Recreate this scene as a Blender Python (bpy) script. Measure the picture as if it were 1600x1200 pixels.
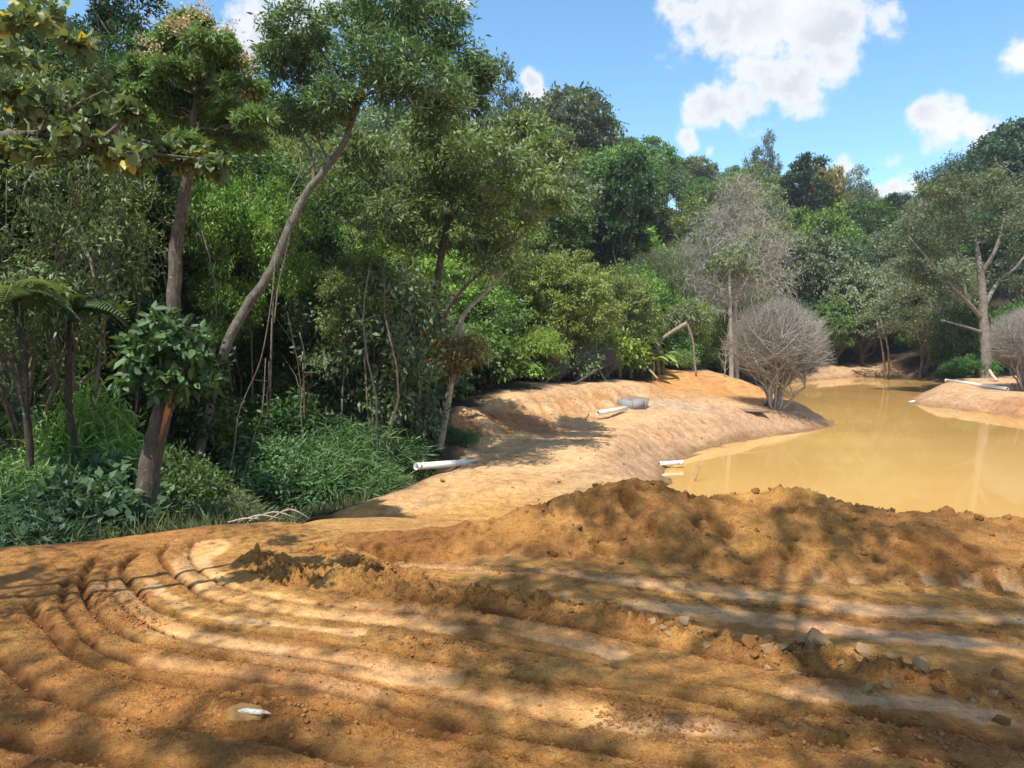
import bpy, math, random
import numpy as np
from mathutils import Vector

# ------------------------------------------------------------------ camera, sky, sun, exposure
for o in list(bpy.data.objects): bpy.data.objects.remove(o)
SC = bpy.context.scene
COL = SC.collection
F = 1164.0; PITCH = math.atan(80 / F); CZ = 1.75
cam_d = bpy.data.cameras.new('camera'); cam = bpy.data.objects.new('camera', cam_d); COL.objects.link(cam)
cam.location = (0, 0, CZ); cam.rotation_euler = (math.pi / 2 - PITCH, 0, 0)
cam_d.sensor_width = 36; cam_d.lens = 36 * F / 1600; cam_d.clip_start = 0.05; cam_d.clip_end = 5000
SC.camera = cam
SC.view_settings.view_transform = 'Standard'; SC.view_settings.look = 'None'
SC.view_settings.exposure = 1.36; SC.view_settings.gamma = 1
SC.cycles.use_denoising = True
SC.cycles.max_bounces = 7; SC.cycles.diffuse_bounces = 3; SC.cycles.glossy_bounces = 2
SC.cycles.transmission_bounces = 3; SC.cycles.transparent_max_bounces = 4
SC.cycles.sample_clamp_indirect = 4

SUN_EL = math.radians(62)
SUN_H = Vector((-0.42, -0.91)).normalized()           # horizontal direction towards the sun
SUN_V = Vector((SUN_H.x * math.cos(SUN_EL), SUN_H.y * math.cos(SUN_EL), math.sin(SUN_EL)))
sun_d = bpy.data.lights.new('sun', 'SUN'); sun = bpy.data.objects.new('sun', sun_d); COL.objects.link(sun)
sun_d.energy = 2.9; sun_d.angle = math.radians(0.53); sun_d.color = (1.0, 0.955, 0.88)
sun.rotation_euler = SUN_V.to_track_quat('Z', 'Y').to_euler(); sun.location = (-10, -20, 40)

def ray(px, py):
    """world direction of a photo pixel, scaled to 1 m of depth along +Y"""
    c, s = math.cos(PITCH), math.sin(PITCH)
    x, u = px - 800, 600 - py
    d = Vector((x, F * c + u * s, -F * s + u * c))
    return d / d.y
def W(px, py, Y):
    d = ray(px, py); return Vector((d.x * Y, Y, CZ + d.z * Y))
def G(px, py, z):
    d = ray(px, py); t = (z - CZ) / d.z
    return Vector((d.x * t, t, z))

world = bpy.data.worlds.new('World'); SC.world = world; world.use_nodes = True
nt = world.node_tree; N = nt.nodes; L = nt.links
for n in list(N): N.remove(n)
def wnode(t, **k):
    n = N.new(t)
    for a, b in k.items(): setattr(n, a, b)
    return n
def wmath(op, a, b=None, c=None, clamp=False):
    n = wnode('ShaderNodeMath', operation=op, use_clamp=clamp)
    for i, v in enumerate((a, b, c)):
        if v is None: continue
        if isinstance(v, (int, float)): n.inputs[i].default_value = v
        else: L.new(v, n.inputs[i])
    return n.outputs[0]
sky = wnode('ShaderNodeTexSky', sky_type='NISHITA'); sky.sun_disc = False
sky.sun_elevation = SUN_EL; sky.sun_rotation = math.atan2(SUN_V.x, SUN_V.y)
sky.altitude = 900; sky.air_density = 1.0; sky.dust_density = 0.4; sky.ozone_density = 2.0
tc = wnode('ShaderNodeTexCoord'); dirv = tc.outputs['Generated']
nz = wnode('ShaderNodeTexNoise'); nz.inputs['Scale'].default_value = 17; nz.inputs['Detail'].default_value = 7; nz.inputs['Roughness'].default_value = .62
L.new(dirv, nz.inputs['Vector'])
nz2 = wnode('ShaderNodeTexNoise'); nz2.inputs['Scale'].default_value = 8; nz2.inputs['Detail'].default_value = 1.5
L.new(dirv, nz2.inputs['Vector'])
blobs = [(1045,8,34),(1372,28,38),(1085,15,48),(1120,40,76),(1200,40,104),(1270,45,100),(1330,35,56),(1190,115,78),(1115,155,42),(1160,150,48),(1300,95,50),(1240,120,60),
         (1452,182,26),(1482,202,32),(1520,198,32),(1440,172,16),(1500,180,20),
         (1595,85,36),(1640,80,45),(832,128,17),(826,145,14),(838,145,16),(1316,268,23),(1340,275,16),(1390,256,19),(1400,292,28),(1425,296,20),(1375,298,18),
         (1075,217,14),(1082,230,14),(1108,238,11),(410,40,52),(470,18,58),(360,62,30),(530,5,42),(722,2,20),(390,80,34),(430,80,30)]
dens = None
for px, py, r in blobs:
    d = ray(px, py).normalized()
    vm = wnode('ShaderNodeVectorMath', operation='DISTANCE'); L.new(dirv, vm.inputs[0]); vm.inputs[1].default_value = d
    rr = r / F * (d.y ** 1.5) * 1.25
    v = wmath('MULTIPLY_ADD', vm.outputs['Value'], -1.0 / rr, 1.0)
    v = wmath('MULTIPLY', v, min(1.0, .55 + rr * 9))
    dens = v if dens is None else wmath('SMOOTH_MAX', dens, v, .18)
# unseen cumulus behind and beside the view, cover raised to whiten the skylight
nz3 = wnode('ShaderNodeTexNoise'); nz3.inputs['Scale'].default_value = 3.2; nz3.inputs['Detail'].default_value = 3
L.new(dirv, nz3.inputs['Vector'])
sep = wnode('ShaderNodeSeparateXYZ'); L.new(dirv, sep.inputs[0])
side = wmath('MULTIPLY_ADD', sep.outputs['Y'], -9.0, 6.3, clamp=True)
gen = wmath('MULTIPLY_ADD', nz3.outputs['Fac'], 5.0, -2.4)
gen = wmath('ADD', gen, wmath('MULTIPLY_ADD', side, 3.0, -3.0))
dens = wmath('MAXIMUM', dens, gen)
dens = wmath('MAXIMUM', dens, -1.0)
edge = wmath('ADD', dens, wmath('MULTIPLY_ADD', nz.outputs['Fac'], 2.6, -1.32))
alpha = wnode('ShaderNodeMapRange', interpolation_type='SMOOTHSTEP'); L.new(edge, alpha.inputs[0])
alpha.inputs[1].default_value = 0.0; alpha.inputs[2].default_value = 0.60
thick = wnode('ShaderNodeMapRange', interpolation_type='SMOOTHSTEP')
core = wnode('ShaderNodeMapRange', interpolation_type='SMOOTHSTEP'); L.new(edge, core.inputs[0]); core.inputs[1].default_value = .30; core.inputs[2].default_value = .95
L.new(wmath('MULTIPLY_ADD', nz2.outputs['Fac'], 1.0, wmath('MULTIPLY', nz.outputs['Fac'], .10)), thick.inputs[0]); thick.inputs[1].default_value = .36; thick.inputs[2].default_value = .66
thf = wmath('MULTIPLY', thick.outputs[0], core.outputs[0])
ccol = wnode('ShaderNodeMix', data_type='RGBA'); L.new(thf, ccol.inputs[0])
ccol.inputs[6].default_value = (2.65, 2.67, 2.72, 1); ccol.inputs[7].default_value = (1.85, 2.0, 2.25, 1)
hsv = wnode('ShaderNodeHueSaturation'); L.new(sky.outputs[0], hsv.inputs['Color'])
hsv.inputs['Hue'].default_value = .488; hsv.inputs['Saturation'].default_value = 1.14; hsv.inputs['Value'].default_value = .66
smix = wnode('ShaderNodeMix', data_type='RGBA'); L.new(alpha.outputs[0], smix.inputs[0])
L.new(hsv.outputs[0], smix.inputs[6]); L.new(ccol.outputs[2], smix.inputs[7])
bg = wnode('ShaderNodeBackground'); bg.inputs['Strength'].default_value = 0.15; L.new(smix.outputs[2], bg.inputs['Color'])
wo = wnode('ShaderNodeOutputWorld'); L.new(bg.outputs[0], wo.inputs['Surface'])

# ------------------------------------------------------------------ numeric helpers
rng = np.random.default_rng(7)
random.seed(7)
def hash2(ix, iy, seed):
    h = (ix.astype(np.int64) * 374761393 + iy.astype(np.int64) * 668265263 + seed * 1274126177) & 0x7fffffff
    h = ((h ^ (h >> 13)) * 1103515245 + 12345) & 0x7fffffff
    h = ((h ^ (h >> 15)) * 69069 + 1) & 0x7fffffff
    h = h ^ (h >> 11)
    return (h & 0xffff) / 32767.5 - 1
def vn(x, y, seed=0):
    ix = np.floor(x); iy = np.floor(y); fx = x - ix; fy = y - iy
    fx = fx * fx * fx * (fx * (fx * 6 - 15) + 10); fy = fy * fy * fy * (fy * (fy * 6 - 15) + 10)
    a = hash2(ix, iy, seed); b = hash2(ix + 1, iy, seed); c = hash2(ix, iy + 1, seed); d = hash2(ix + 1, iy + 1, seed)
    return (a * (1 - fx) + b * fx) * (1 - fy) + (c * (1 - fx) + d * fx) * fy
def fbm(x, y, sc, octv=4, seed=0, gain=.5, ridge=False):
    r = 0; a = 1; t = 0
    for i in range(octv):
        n = vn(x * sc + 13.7 * i, y * sc - 7.3 * i, seed + i)
        if ridge: n = 1 - 2 * np.abs(n)
        r = r + n * a; t += a; a *= gain; sc *= 2.03
    return r / t
def sstep(a, b, x):
    t = np.clip((x - a) / (b - a), 0, 1); return t * t * (3 - 2 * t)
def segdist(x, y, pts):
    """distance to a polyline, side (+ left of travel) and arc position"""
    best = np.full(x.shape, 1e9); side = np.zeros(x.shape); arc = np.zeros(x.shape); acc = 0
    for (ax, ay), (bx_, by_) in zip(pts[:-1], pts[1:]):
        dx, dy = bx_ - ax, by_ - ay; l2 = dx * dx + dy * dy; l = math.sqrt(l2)
        t = np.clip(((x - ax) * dx + (y - ay) * dy) / l2, 0, 1)
        ex = x - ax - t * dx; ey = y - ay - t * dy; d = np.hypot(ex, ey)
        m = d < best
        best = np.where(m, d, best); side = np.where(m, np.sign(dx * ey - dy * ex), side); arc = np.where(m, acc + t * l, arc)
        acc += l
    return best, side, arc
def inside(x, y, poly):
    r = np.zeros(x.shape, bool); n = len(poly)
    for i in range(n):
        ax, ay = poly[i]; bx_, by_ = poly[(i + 1) % n]
        c = (ay > y) != (by_ > y)
        with np.errstate(divide='ignore', invalid='ignore'):
            xi = (bx_ - ax) * (y - ay) / (by_ - ay if by_ != ay else 1e-9) + ax
        r ^= c & (x < xi)
    return r
def smooth_line(pts, n=6):
    """Catmull-Rom through 2-D or 3-D points"""
    P = [np.array(p, float) for p in pts]; P = [2 * P[0] - P[1]] + P + [2 * P[-1] - P[-2]]
    out = []
    for i in range(1, len(P) - 2):
        for k in range(n):
            t = k / n; a, b, c, d = P[i - 1:i + 3]
            out.append(.5 * (2 * b + (c - a) * t + (2 * a - 5 * b + 4 * c - d) * t * t + (3 * b - a - 3 * c + d) * t ** 3))
    out.append(P[-2]); return np.array(out)

# ------------------------------------------------------------------ mesh helpers
def build_mesh(name, V, Fq, attrs=None, smooth=False, color=None):
    """V: (n,3); Fq: (m,3) or (m,4) index array, or list of such arrays"""
    me = bpy.data.meshes.new(name)
    if not isinstance(Fq, list): Fq = [Fq]
    elif len(Fq) and isinstance(Fq[0], tuple): Fq = [np.array(Fq)]
    Fq = [np.asarray(f, np.int32) for f in Fq if len(f)]
    V = np.asarray(V, np.float32)
    me.vertices.add(len(V)); me.vertices.foreach_set('co', V.ravel())
    nl = sum(f.size for f in Fq); npoly = sum(len(f) for f in Fq)
    me.loops.add(nl); me.polygons.add(npoly)
    me.loops.foreach_set('vertex_index', np.concatenate([f.ravel() for f in Fq]))
    st = []; acc = 0
    for f in Fq:
        k = f.shape[1]; st.append(acc + k * np.arange(len(f))); acc += f.size
    me.polygons.foreach_set('loop_start', np.concatenate(st).astype(np.int32))
    if smooth: me.polygons.foreach_set('use_smooth', np.ones(npoly, bool))
    for k, a in (attrs or {}).items():
        at = me.attributes.new(k, 'FLOAT', 'POINT'); at.data.foreach_set('value', np.asarray(a, np.float32))
    if color is not None:
        at = me.color_attributes.new('Col', 'FLOAT_COLOR', 'POINT')
        c4 = np.ones((len(V), 4), np.float32); c4[:, :3] = color; at.data.foreach_set('color', c4.ravel())
    me.update(calc_edges=True); me.validate()
    return me
class MB:
    def __init__(s): s.V = []; s.F4 = []; s.F3 = []; s.n = 0; s.A = []
    def add(s, V, F4=None, F3=None, a=0.0):
        V = np.asarray(V, float).reshape(-1, 3)
        if F4 is not None and len(F4): s.F4.append(np.asarray(F4) + s.n)
        if F3 is not None and len(F3): s.F3.append(np.asarray(F3) + s.n)
        s.V.append(V); s.A.append(np.full(len(V), a) if np.isscalar(a) else np.asarray(a)); s.n += len(V)
    def tube(s, pts, rad, k=6, cap=True, a=0.0):
        P = np.asarray(pts, float); m = len(P); R = np.broadcast_to(np.asarray(rad, float), (m,))
        T = np.gradient(P, axis=0); T /= np.linalg.norm(T, axis=1)[:, None] + 1e-9
        ref = np.array([0.31, 0.77, 0.12]) if abs(T[0] @ np.array([0.31, .77, .12])) < .75 else np.array([.9, -.2, .3])
        U = np.cross(T, ref); U /= np.linalg.norm(U, axis=1)[:, None] + 1e-9
        Bn = np.cross(T, U)
        ang = np.arange(k) * 2 * math.pi / k
        V = P[:, None] + R[:, None, None] * (np.cos(ang)[None, :, None] * U[:, None] + np.sin(ang)[None, :, None] * Bn[:, None])
        i = np.arange(m - 1)[:, None] * k; j = np.arange(k)[None]; j2 = (j + 1) % k
        Fq = np.stack([i + j, i + j2, i + k + j2, i + k + j], -1).reshape(-1, 4)
        F3 = []
        if cap:
            for b, fl in ((0, True), ((m - 1) * k, False)):
                for q in range(1, k - 1):
                    F3.append((b, b + q + 1, b + q) if fl else (b, b + q, b + q + 1))
        s.add(V.reshape(-1, 3), Fq, F3 or None, a)
    def box(s, c, size, rz=0, rx=0, ry=0):
        sx, sy, sz = [q / 2 for q in size]
        from mathutils import Euler
        M = Euler((rx, ry, rz)).to_matrix()
        V = [M @ Vector((x * sx, y * sy, z * sz)) + Vector(c) for x in (-1, 1) for y in (-1, 1) for z in (-1, 1)]
        s.add(V, [(0, 1, 3, 2), (4, 6, 7, 5), (0, 4, 5, 1), (2, 3, 7, 6), (0, 2, 6, 4), (1, 5, 7, 3)])
    def mesh(s, name, off=(0, 0, 0), smooth=False, attr=None):
        V = np.concatenate(s.V) - np.array(off)
        Fs = [np.concatenate(f) for f in (s.F4, s.F3) if f]
        return build_mesh(name, V, Fs, {attr: np.concatenate(s.A)} if attr else None, smooth)
def link(name, me, mat=None, parent=None, loc=None, color=None):
    o = bpy.data.objects.new(name, me); COL.objects.link(o)
    if me is not None and mat is not None and not me.materials: me.materials.append(mat)
    if parent is not None: o.parent = parent
    if loc is not None: o.location = loc
    if color is not None: o.color = (*color, 1)
    return o
def tag(o, label=None, cat=None, group=None, kind=None):
    if label: o['label'] = label
    if cat: o['category'] = cat
    if group: o['group'] = group
    if kind: o['kind'] = kind
    return o
def empty(name, loc, label, cat, group=None):
    o = bpy.data.objects.new(name, None); COL.objects.link(o); o.location = loc; o.empty_display_size = .2
    return tag(o, label, cat, group)

# ------------------------------------------------------------------ materials
def mat(name):
    m = bpy.data.materials.new(name); m.use_nodes = True
    n = m.node_tree.nodes; b = n['Principled BSDF']; return m, n, m.node_tree.links, b
def nd(n, t, **k):
    x = n.new(t)
    for a, b in k.items(): setattr(x, a, b)
    return x
def noise(n, l, scale, detail=4, rough=.6, vec=None):
    x = n.new('ShaderNodeTexNoise'); x.inputs['Scale'].default_value = scale; x.inputs['Detail'].default_value = detail; x.inputs['Roughness'].default_value = rough
    if vec is not None: l.new(vec, x.inputs['Vector'])
    return x
def ramp(n, l, src, stops):
    r = n.new('ShaderNodeValToRGB'); l.new(src, r.inputs[0])
    e = r.color_ramp.elements
    e[0].position, e[0].color = stops[0][0], (*stops[0][1], 1); e[1].position, e[1].color = stops[-1][0], (*stops[-1][1], 1)
    for p, c in stops[1:-1]:
        q = e.new(p); q.color = (*c, 1)
    return r
def mixc(n, l, a, b, fac=1.0, blend='MULTIPLY'):
    x = n.new('ShaderNodeMix'); x.data_type = 'RGBA'; x.blend_type = blend
    for i, v in ((6, a), (7, b)):
        if isinstance(v, tuple): x.inputs[i].default_value = (*v, 1)
        else: l.new(v, x.inputs[i])
    if isinstance(fac, float): x.inputs[0].default_value = fac
    else: l.new(fac, x.inputs[0])
    return x.outputs[2]

def soil_material():
    m, n, l, b = mat('clay_soil')
    vc = nd(n, 'ShaderNodeVertexColor', layer_name='Col')
    pk = nd(n, 'ShaderNodeAttribute', attribute_name='packed')
    geo = nd(n, 'ShaderNodeNewGeometry'); pos = geo.outputs['Position']
    n1 = noise(n, l, 2.3, 6, .62, pos); n2 = noise(n, l, 19, 5, .65, pos); n3 = noise(n, l, 90, 4, .7, pos)
    c = mixc(n, l, vc.outputs[0], ramp(n, l, n1.outputs[0], [(.28, (.70, .66, .60)), (.5, (1, 1, 1)), (.72, (1.22, 1.2, 1.12))]).outputs[0])
    c = mixc(n, l, c, ramp(n, l, n2.outputs[0], [(.30, (.62, .58, .54)), (.5, (1, 1, 1)), (.74, (1.2, 1.2, 1.18))]).outputs[0], .75)
    c = mixc(n, l, c, ramp(n, l, n3.outputs[0], [(.30, (.66, .62, .58)), (.5, (1, 1, 1)), (.72, (1.25, 1.22, 1.18))]).outputs[0], .95)
    n0 = noise(n, l, 6.5, 5, .7, pos)
    c = mixc(n, l, c, ramp(n, l, n0.outputs[0], [(.32, (.70, .66, .62)), (.5, (1, 1, 1)), (.70, (1.16, 1.16, 1.15))]).outputs[0], .8)
    vo = nd(n, 'ShaderNodeTexVoronoi'); vo.inputs['Scale'].default_value = 26; l.new(pos, vo.inputs['Vector'])
    sp_ = ramp(n, l, vo.outputs['Distance'], [(.06, (.45, .40, .36)), (.20, (1, 1, 1))]); c = mixc(n, l, c, sp_.outputs[0], .55)
    l.new(c, b.inputs['Base Color'])
    mr = nd(n, 'ShaderNodeMapRange'); l.new(pk.outputs['Fac'], mr.inputs[0]); mr.inputs[3].default_value = .95; mr.inputs[4].default_value = .52
    l.new(mr.outputs[0], b.inputs['Roughness']); b.inputs['Specular IOR Level'].default_value = .3
    s2 = nd(n, 'ShaderNodeMapRange'); l.new(pk.outputs['Fac'], s2.inputs[0]); s2.inputs[3].default_value = 1; s2.inputs[4].default_value = .25
    h = nd(n, 'ShaderNodeMath', operation='MULTIPLY_ADD'); l.new(n2.outputs[0], h.inputs[0]); h.inputs[1].default_value = 2.2; l.new(n3.outputs[0], h.inputs[2])
    h2 = nd(n, 'ShaderNodeMath', operation='MULTIPLY_ADD'); l.new(n0.outputs[0], h2.inputs[0]); h2.inputs[1].default_value = 4.0; l.new(h.outputs[0], h2.inputs[2])
    bp = nd(n, 'ShaderNodeBump'); bp.inputs['Distance'].default_value = .024; l.new(s2.outputs[0], bp.inputs['Strength']); l.new(h2.outputs[0], bp.inputs['Height'])
    l.new(bp.outputs[0], b.inputs['Normal'])
    return m
def leaf_material():
    m, n, l, b = mat('leaf')
    oi = nd(n, 'ShaderNodeObjectInfo'); at = nd(n, 'ShaderNodeAttribute', attribute_name='tint')
    r = ramp(n, l, at.outputs['Fac'], [(0, (.45, .52, .45)), (.45, (.95, .97, .9)), (.8, (1.22, 1.3, 1.0)), (.955, (1.45, 1.5, 1.15)), (.97, (3.2, 2.2, .9)), (1, (3.6, 2.3, .8))])
    c = mixc(n, l, oi.outputs['Color'], r.outputs[0])
    hs = nd(n, 'ShaderNodeHueSaturation'); hs.inputs['Saturation'].default_value = .94; hs.inputs['Value'].default_value = 1.6; l.new(c, hs.inputs['Color']); c = hs.outputs[0]
    l.new(c, b.inputs['Base Color']); b.inputs['Roughness'].default_value = .5; b.inputs['Specular IOR Level'].default_value = .35
    tr = nd(n, 'ShaderNodeBsdfTranslucent'); l.new(mixc(n, l, c, (1.45, 1.35, .5)), tr.inputs['Color'])
    mx = nd(n, 'ShaderNodeMixShader'); mx.inputs[0].default_value = .28
    l.new(b.outputs[0], mx.inputs[1]); l.new(tr.outputs[0], mx.inputs[2]); l.new(mx.outputs[0], n['Material Output'].inputs['Surface'])
    return m
def bark_material():
    m, n, l, b = mat('bark')
    oi = nd(n, 'ShaderNodeObjectInfo'); geo = nd(n, 'ShaderNodeNewGeometry')
    mp = nd(n, 'ShaderNodeMapping'); mp.inputs['Scale'].default_value = (1, 1, .28); l.new(geo.outputs['Position'], mp.inputs[0])
    n1 = noise(n, l, 34, 6, .7, mp.outputs[0]); n2 = noise(n, l, 7, 4, .6, geo.outputs['Position']); n3 = noise(n, l, 16, 3, .6, geo.outputs['Position'])
    c = mixc(n, l, oi.outputs['Color'], ramp(n, l, n1.outputs[0], [(.3, (.45, .43, .4)), (.5, (1, 1, 1)), (.7, (1.4, 1.38, 1.3))]).outputs[0])
    c = mixc(n, l, c, ramp(n, l, n2.outputs[0], [(.3, (.7, .68, .62)), (.7, (1.25, 1.25, 1.25))]).outputs[0])
    lich = nd(n, 'ShaderNodeMapRange'); l.new(n3.outputs[0], lich.inputs[0]); lich.inputs[1].default_value = .64; lich.inputs[2].default_value = .7; lich.inputs[4].default_value = .55
    c = mixc(n, l, c, (.42, .43, .38), lich.outputs[0], 'MIX')
    l.new(c, b.inputs['Base Color']); b.inputs['Roughness'].default_value = .9; b.inputs['Specular IOR Level'].default_value = .2
    bp = nd(n, 'ShaderNodeBump'); bp.inputs['Distance'].default_value = .02; bp.inputs['Strength'].default_value = .9; l.new(n1.outputs[0], bp.inputs['Height']); l.new(bp.outputs[0], b.inputs['Normal'])
    return m
def water_material():
    m, n, l, b = mat('muddy_water')
    geo = nd(n, 'ShaderNodeNewGeometry')
    n1 = noise(n, l, .12, 4, .55, geo.outputs['Position'])
    r = ramp(n, l, n1.outputs[0], [(.3, (.44, .255, .078)), (.7, (.57, .34, .11))])
    l.new(r.outputs[0], b.inputs['Base Color']); b.inputs['Roughness'].default_value = .035; b.inputs['IOR'].default_value = 1.33
    n2 = noise(n, l, 1.6, 3, .5, geo.outputs['Position'])
    bp = nd(n, 'ShaderNodeBump'); bp.inputs['Distance'].default_value = .004; bp.inputs['Strength'].default_value = .35; l.new(n2.outputs[0], bp.inputs['Height']); l.new(bp.outputs[0], b.inputs['Normal'])
    return m
def plain(name, col, rough=.6, nscale=20, amt=.3, dirt=None, dirt_lo=.55, bump=.3, bd=.005, spec=.35):
    m, n, l, b = mat(name)
    tcn = nd(n, 'ShaderNodeTexCoord')
    n1 = noise(n, l, nscale, 5, .65, tcn.outputs['Object'])
    c = mixc(n, l, tuple(col), ramp(n, l, n1.outputs[0], [(.3, (1 - amt,) * 3), (.7, (1 + amt * .6,) * 3)]).outputs[0])
    if dirt:
        n2 = noise(n, l, nscale * .3, 4, .7, tcn.outputs['Object'])
        mr = nd(n, 'ShaderNodeMapRange'); l.new(n2.outputs[0], mr.inputs[0]); mr.inputs[1].default_value = dirt_lo; mr.inputs[2].default_value = dirt_lo + .12
        c = mixc(n, l, c, tuple(dirt), mr.outputs[0], 'MIX')
    l.new(c, b.inputs['Base Color']); b.inputs['Roughness'].default_value = rough; b.inputs['Specular IOR Level'].default_value = spec
    bp = nd(n, 'ShaderNodeBump'); bp.inputs['Strength'].default_value = bump; bp.inputs['Distance'].default_value = bd; l.new(n1.outputs[0], bp.inputs['Height']); l.new(bp.outputs[0], b.inputs['Normal'])
    return m
M_SOIL = soil_material(); M_LEAF = leaf_material(); M_BARK = bark_material(); M_WATER = water_material()
M_PVC = plain('white_pvc', (.74, .72, .68), .4, 14, .1, (.5, .36, .2), .60, .1)
M_DARK = plain('pipe_inside', (.03, .028, .025), .9)
M_CONC = plain('grey_concrete', (.25, .25, .24), .9, 30, .2, (.36, .27, .17), .68)
M_PLANK = plain('weathered_board', (.22, .16, .10), .9, 25, .35, (.40, .27, .14), .62)
M_TWIG = plain('dry_twig', (.32, .29, .25), .95, 5, .25)
M_CLOD = plain('pale_clod', (.40, .265, .135), .95, 22, .35, (.36, .19, .07), .5, .8, .012)
M_CLODB = plain('brown_clod', (.29, .125, .034), .95, 22, .4, (.24, .11, .04), .52, .8, .012)
M_STONE = plain('tan_stone', (.40, .205, .066), .9, 18, .35, (.33, .18, .08), .56, .7, .01)
M_SCRAPE = plain('white_scrape', (.74, .68, .58), .95, 60, .4, (.45, .28, .12), .56, .6, .006)
M_BLOSSOM = plain('blossom', (.42, .30, .22), .9, 12, .3)
M_ROCK = plain('dark_rock', (.09, .09, .095), .9, 12, .4)

# ------------------------------------------------------------------ terrain
ZW = -2.0
pond_px = [(1046,742),(1054,731),(1080,716),(1110,703),(1160,691),(1210,682),(1260,674),(1302,666),(1304,661),(1290,653),(1258,645),(1225,637),
           (1195,629),(1174,622),(1182,614),(1215,606),(1246,599),(1282,594),(1330,590),(1400,590),(1450,596),(1478,602),(1462,606),(1444,612),
           (1424,623),(1421,629),(1440,634),(1480,639),(1530,645),(1600,656),(1720,674),(1900,705),(2000,800),(1650,862),(1300,850),(1120,812),(1060,775)]
POND = smooth_line([tuple(G(a, b, ZW))[:2] for a, b in pond_px] + [tuple(G(*pond_px[0], ZW))[:2]], 3)[:-1]
def plat(y): return -0.03 * y
edge_px = [(-160,868),(0,858),(100,850),(230,829),(350,819),(440,812)]
def gplat(px, py):
    d = ray(px, py); t = CZ / (-d.z - 0.03)
    return np.array((d.x * t, t))
CP = []
for yy in (-14, -10, -6, -2, 1, 3, 5):
    for xx in (-12, -8, -5, -2.5, 0, 2.5, 5, 8, 12):
        if xx < -4.4 and yy > 4: continue
        CP.append((xx, yy, plat(yy)))
for xx in (-2, -.5, 1, 3, 5, 7, 9, 12): CP += [(xx, 6.8, plat(6.8)), (xx, 8.2, -.42)]
for xx in (1, 3, 5, 8, 12): CP.append((xx, 10, -1.0))
for a, b in edge_px:
    e = gplat(a, b); CP.append((e[0], e[1], plat(e[1])))
    e0 = e * .88; CP.append((e0[0], e0[1], plat(e0[1])))
for (a, b), dx, dy in zip(edge_px, (-1, -.9, -.8, -.6, -.5, -.3), (1, 1, 1.2, 1.3, 1.4, 1.4)):
    e = gplat(a, b); CP += [(e[0] + dx * .7, e[1] + dy * .7, -.75), (e[0] + dx * 1.8, e[1] + dy * 1.8, -1.25)]
def cpx(lst, z):
    for a, b in lst: CP.append(tuple(G(a, b, z)))
cpx([(470,822),(560,822)], -.62); cpx([(480,812),(560,812)], -.8)
cpx([(500,806),(545,793),(600,774),(650,757),(690,740),(730,718),(750,703)], -1.12)
cpx([(620,800),(700,770),(760,755),(800,735),(850,715),(900,695),(900,740),(960,700),(960,665),(1000,690)], -1.08)
cpx([(1040,728),(1080,703),(1130,682),(1200,662),(1260,655)], -1.25)
for a, b in [(505,796),(545,783),(600,764),(650,747),(690,728)]:
    p = G(a, b, -1.12); CP += [(p.x - 1.1, p.y + .6, -1.75), (p.x - 2.4, p.y + 1.4, -1.95)]
CP += [(-6, 14, -.95), (-8, 12, -1.0), (-5, 11, -1.5), (-4.5, 17, -1.7), (-3, 19.5, -1.6), (-9, 17, -.5), (-13, 14, -.3), (-7, 21, -.6)]
cpx([(700,694),(765,691),(830,676),(880,664),(925,650)], -1.08)
cpx([(600,655),(662,641),(720,631),(800,614),(870,606),(940,601)], -.2)
cpx([(1000,597),(1080,586),(900,598)], -.2); cpx([(1140,590)], -.4); cpx([(1050,608),(1100,612)], -.7)
cpx([(1000,640),(1040,645)], -1.02); cpx([(1100,642),(1150,648)], -1.12); cpx([(1210,637),(1180,632)], -1.2); cpx([(985,632)], -.9); cpx([(1150,615)], -1.0)
cpx([(1290,577),(1340,575),(1400,577)], -1.3); cpx([(1500,592),(1545,590),(1600,597)], -1.0); cpx([(1490,612),(1560,618),(1600,625)], -1.3); cpx([(1700,640),(1650,605)], -1.1)
for px, prof in {-1000: [(7, -.3), (14, 3), (30, 10), (60, 18), (120, 28)], -450: [(10, -.3), (20, 2), (40, 9), (75, 18), (130, 27)], -100: [(14, -.3), (22, 1.2), (45, 8), (80, 18), (130, 26), (190, 25)],
                 300: [(21, -.3), (30, 1.5), (55, 8.5), (90, 19), (130, 25), (190, 24)], 600: [(28, -.2), (40, 2), (65, 9), (95, 19), (130, 25), (190, 24)],
                 850: [(31, -.1), (45, 2.6), (70, 10), (100, 20), (130, 25), (190, 23)], 1050: [(40, 0), (60, 3.5), (90, 13), (130, 23), (190, 23)],
                 1200: [(60, -.6), (80, 5), (110, 13.5), (145, 21), (190, 21)], 1350: [(66, -1.2), (85, 3), (115, 10), (150, 18), (190, 18)],
                 1480: [(58, -1), (75, 4), (100, 11), (125, 18), (190, 20)], 1620: [(50, -1), (65, 5), (85, 13), (110, 22), (150, 26), (190, 25)],
                 1950: [(40, -.8), (55, 5), (75, 13), (100, 23), (150, 27)], 2600: [(25, -.8), (45, 5), (70, 15), (120, 25)]}.items():
    for Y, z in prof: CP.append(((px - 800) / F * Y, Y, z))
CP = np.array(CP)
_d = np.hypot(CP[:, None, 0] - CP[None, :, 0], CP[:, None, 1] - CP[None, :, 1])
_A = np.sqrt(_d ** 2 + .06); _n = len(CP)
_P = np.c_[np.ones(_n), CP[:, :2]]
_K = np.block([[-_A - 0.0 * np.eye(_n) , _P], [_P.T, np.zeros((3, 3))]])
_K[:_n, :_n] += np.eye(_n) * .12
_w = np.linalg.solve(_K, np.r_[CP[:, 2], 0, 0, 0])
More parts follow.
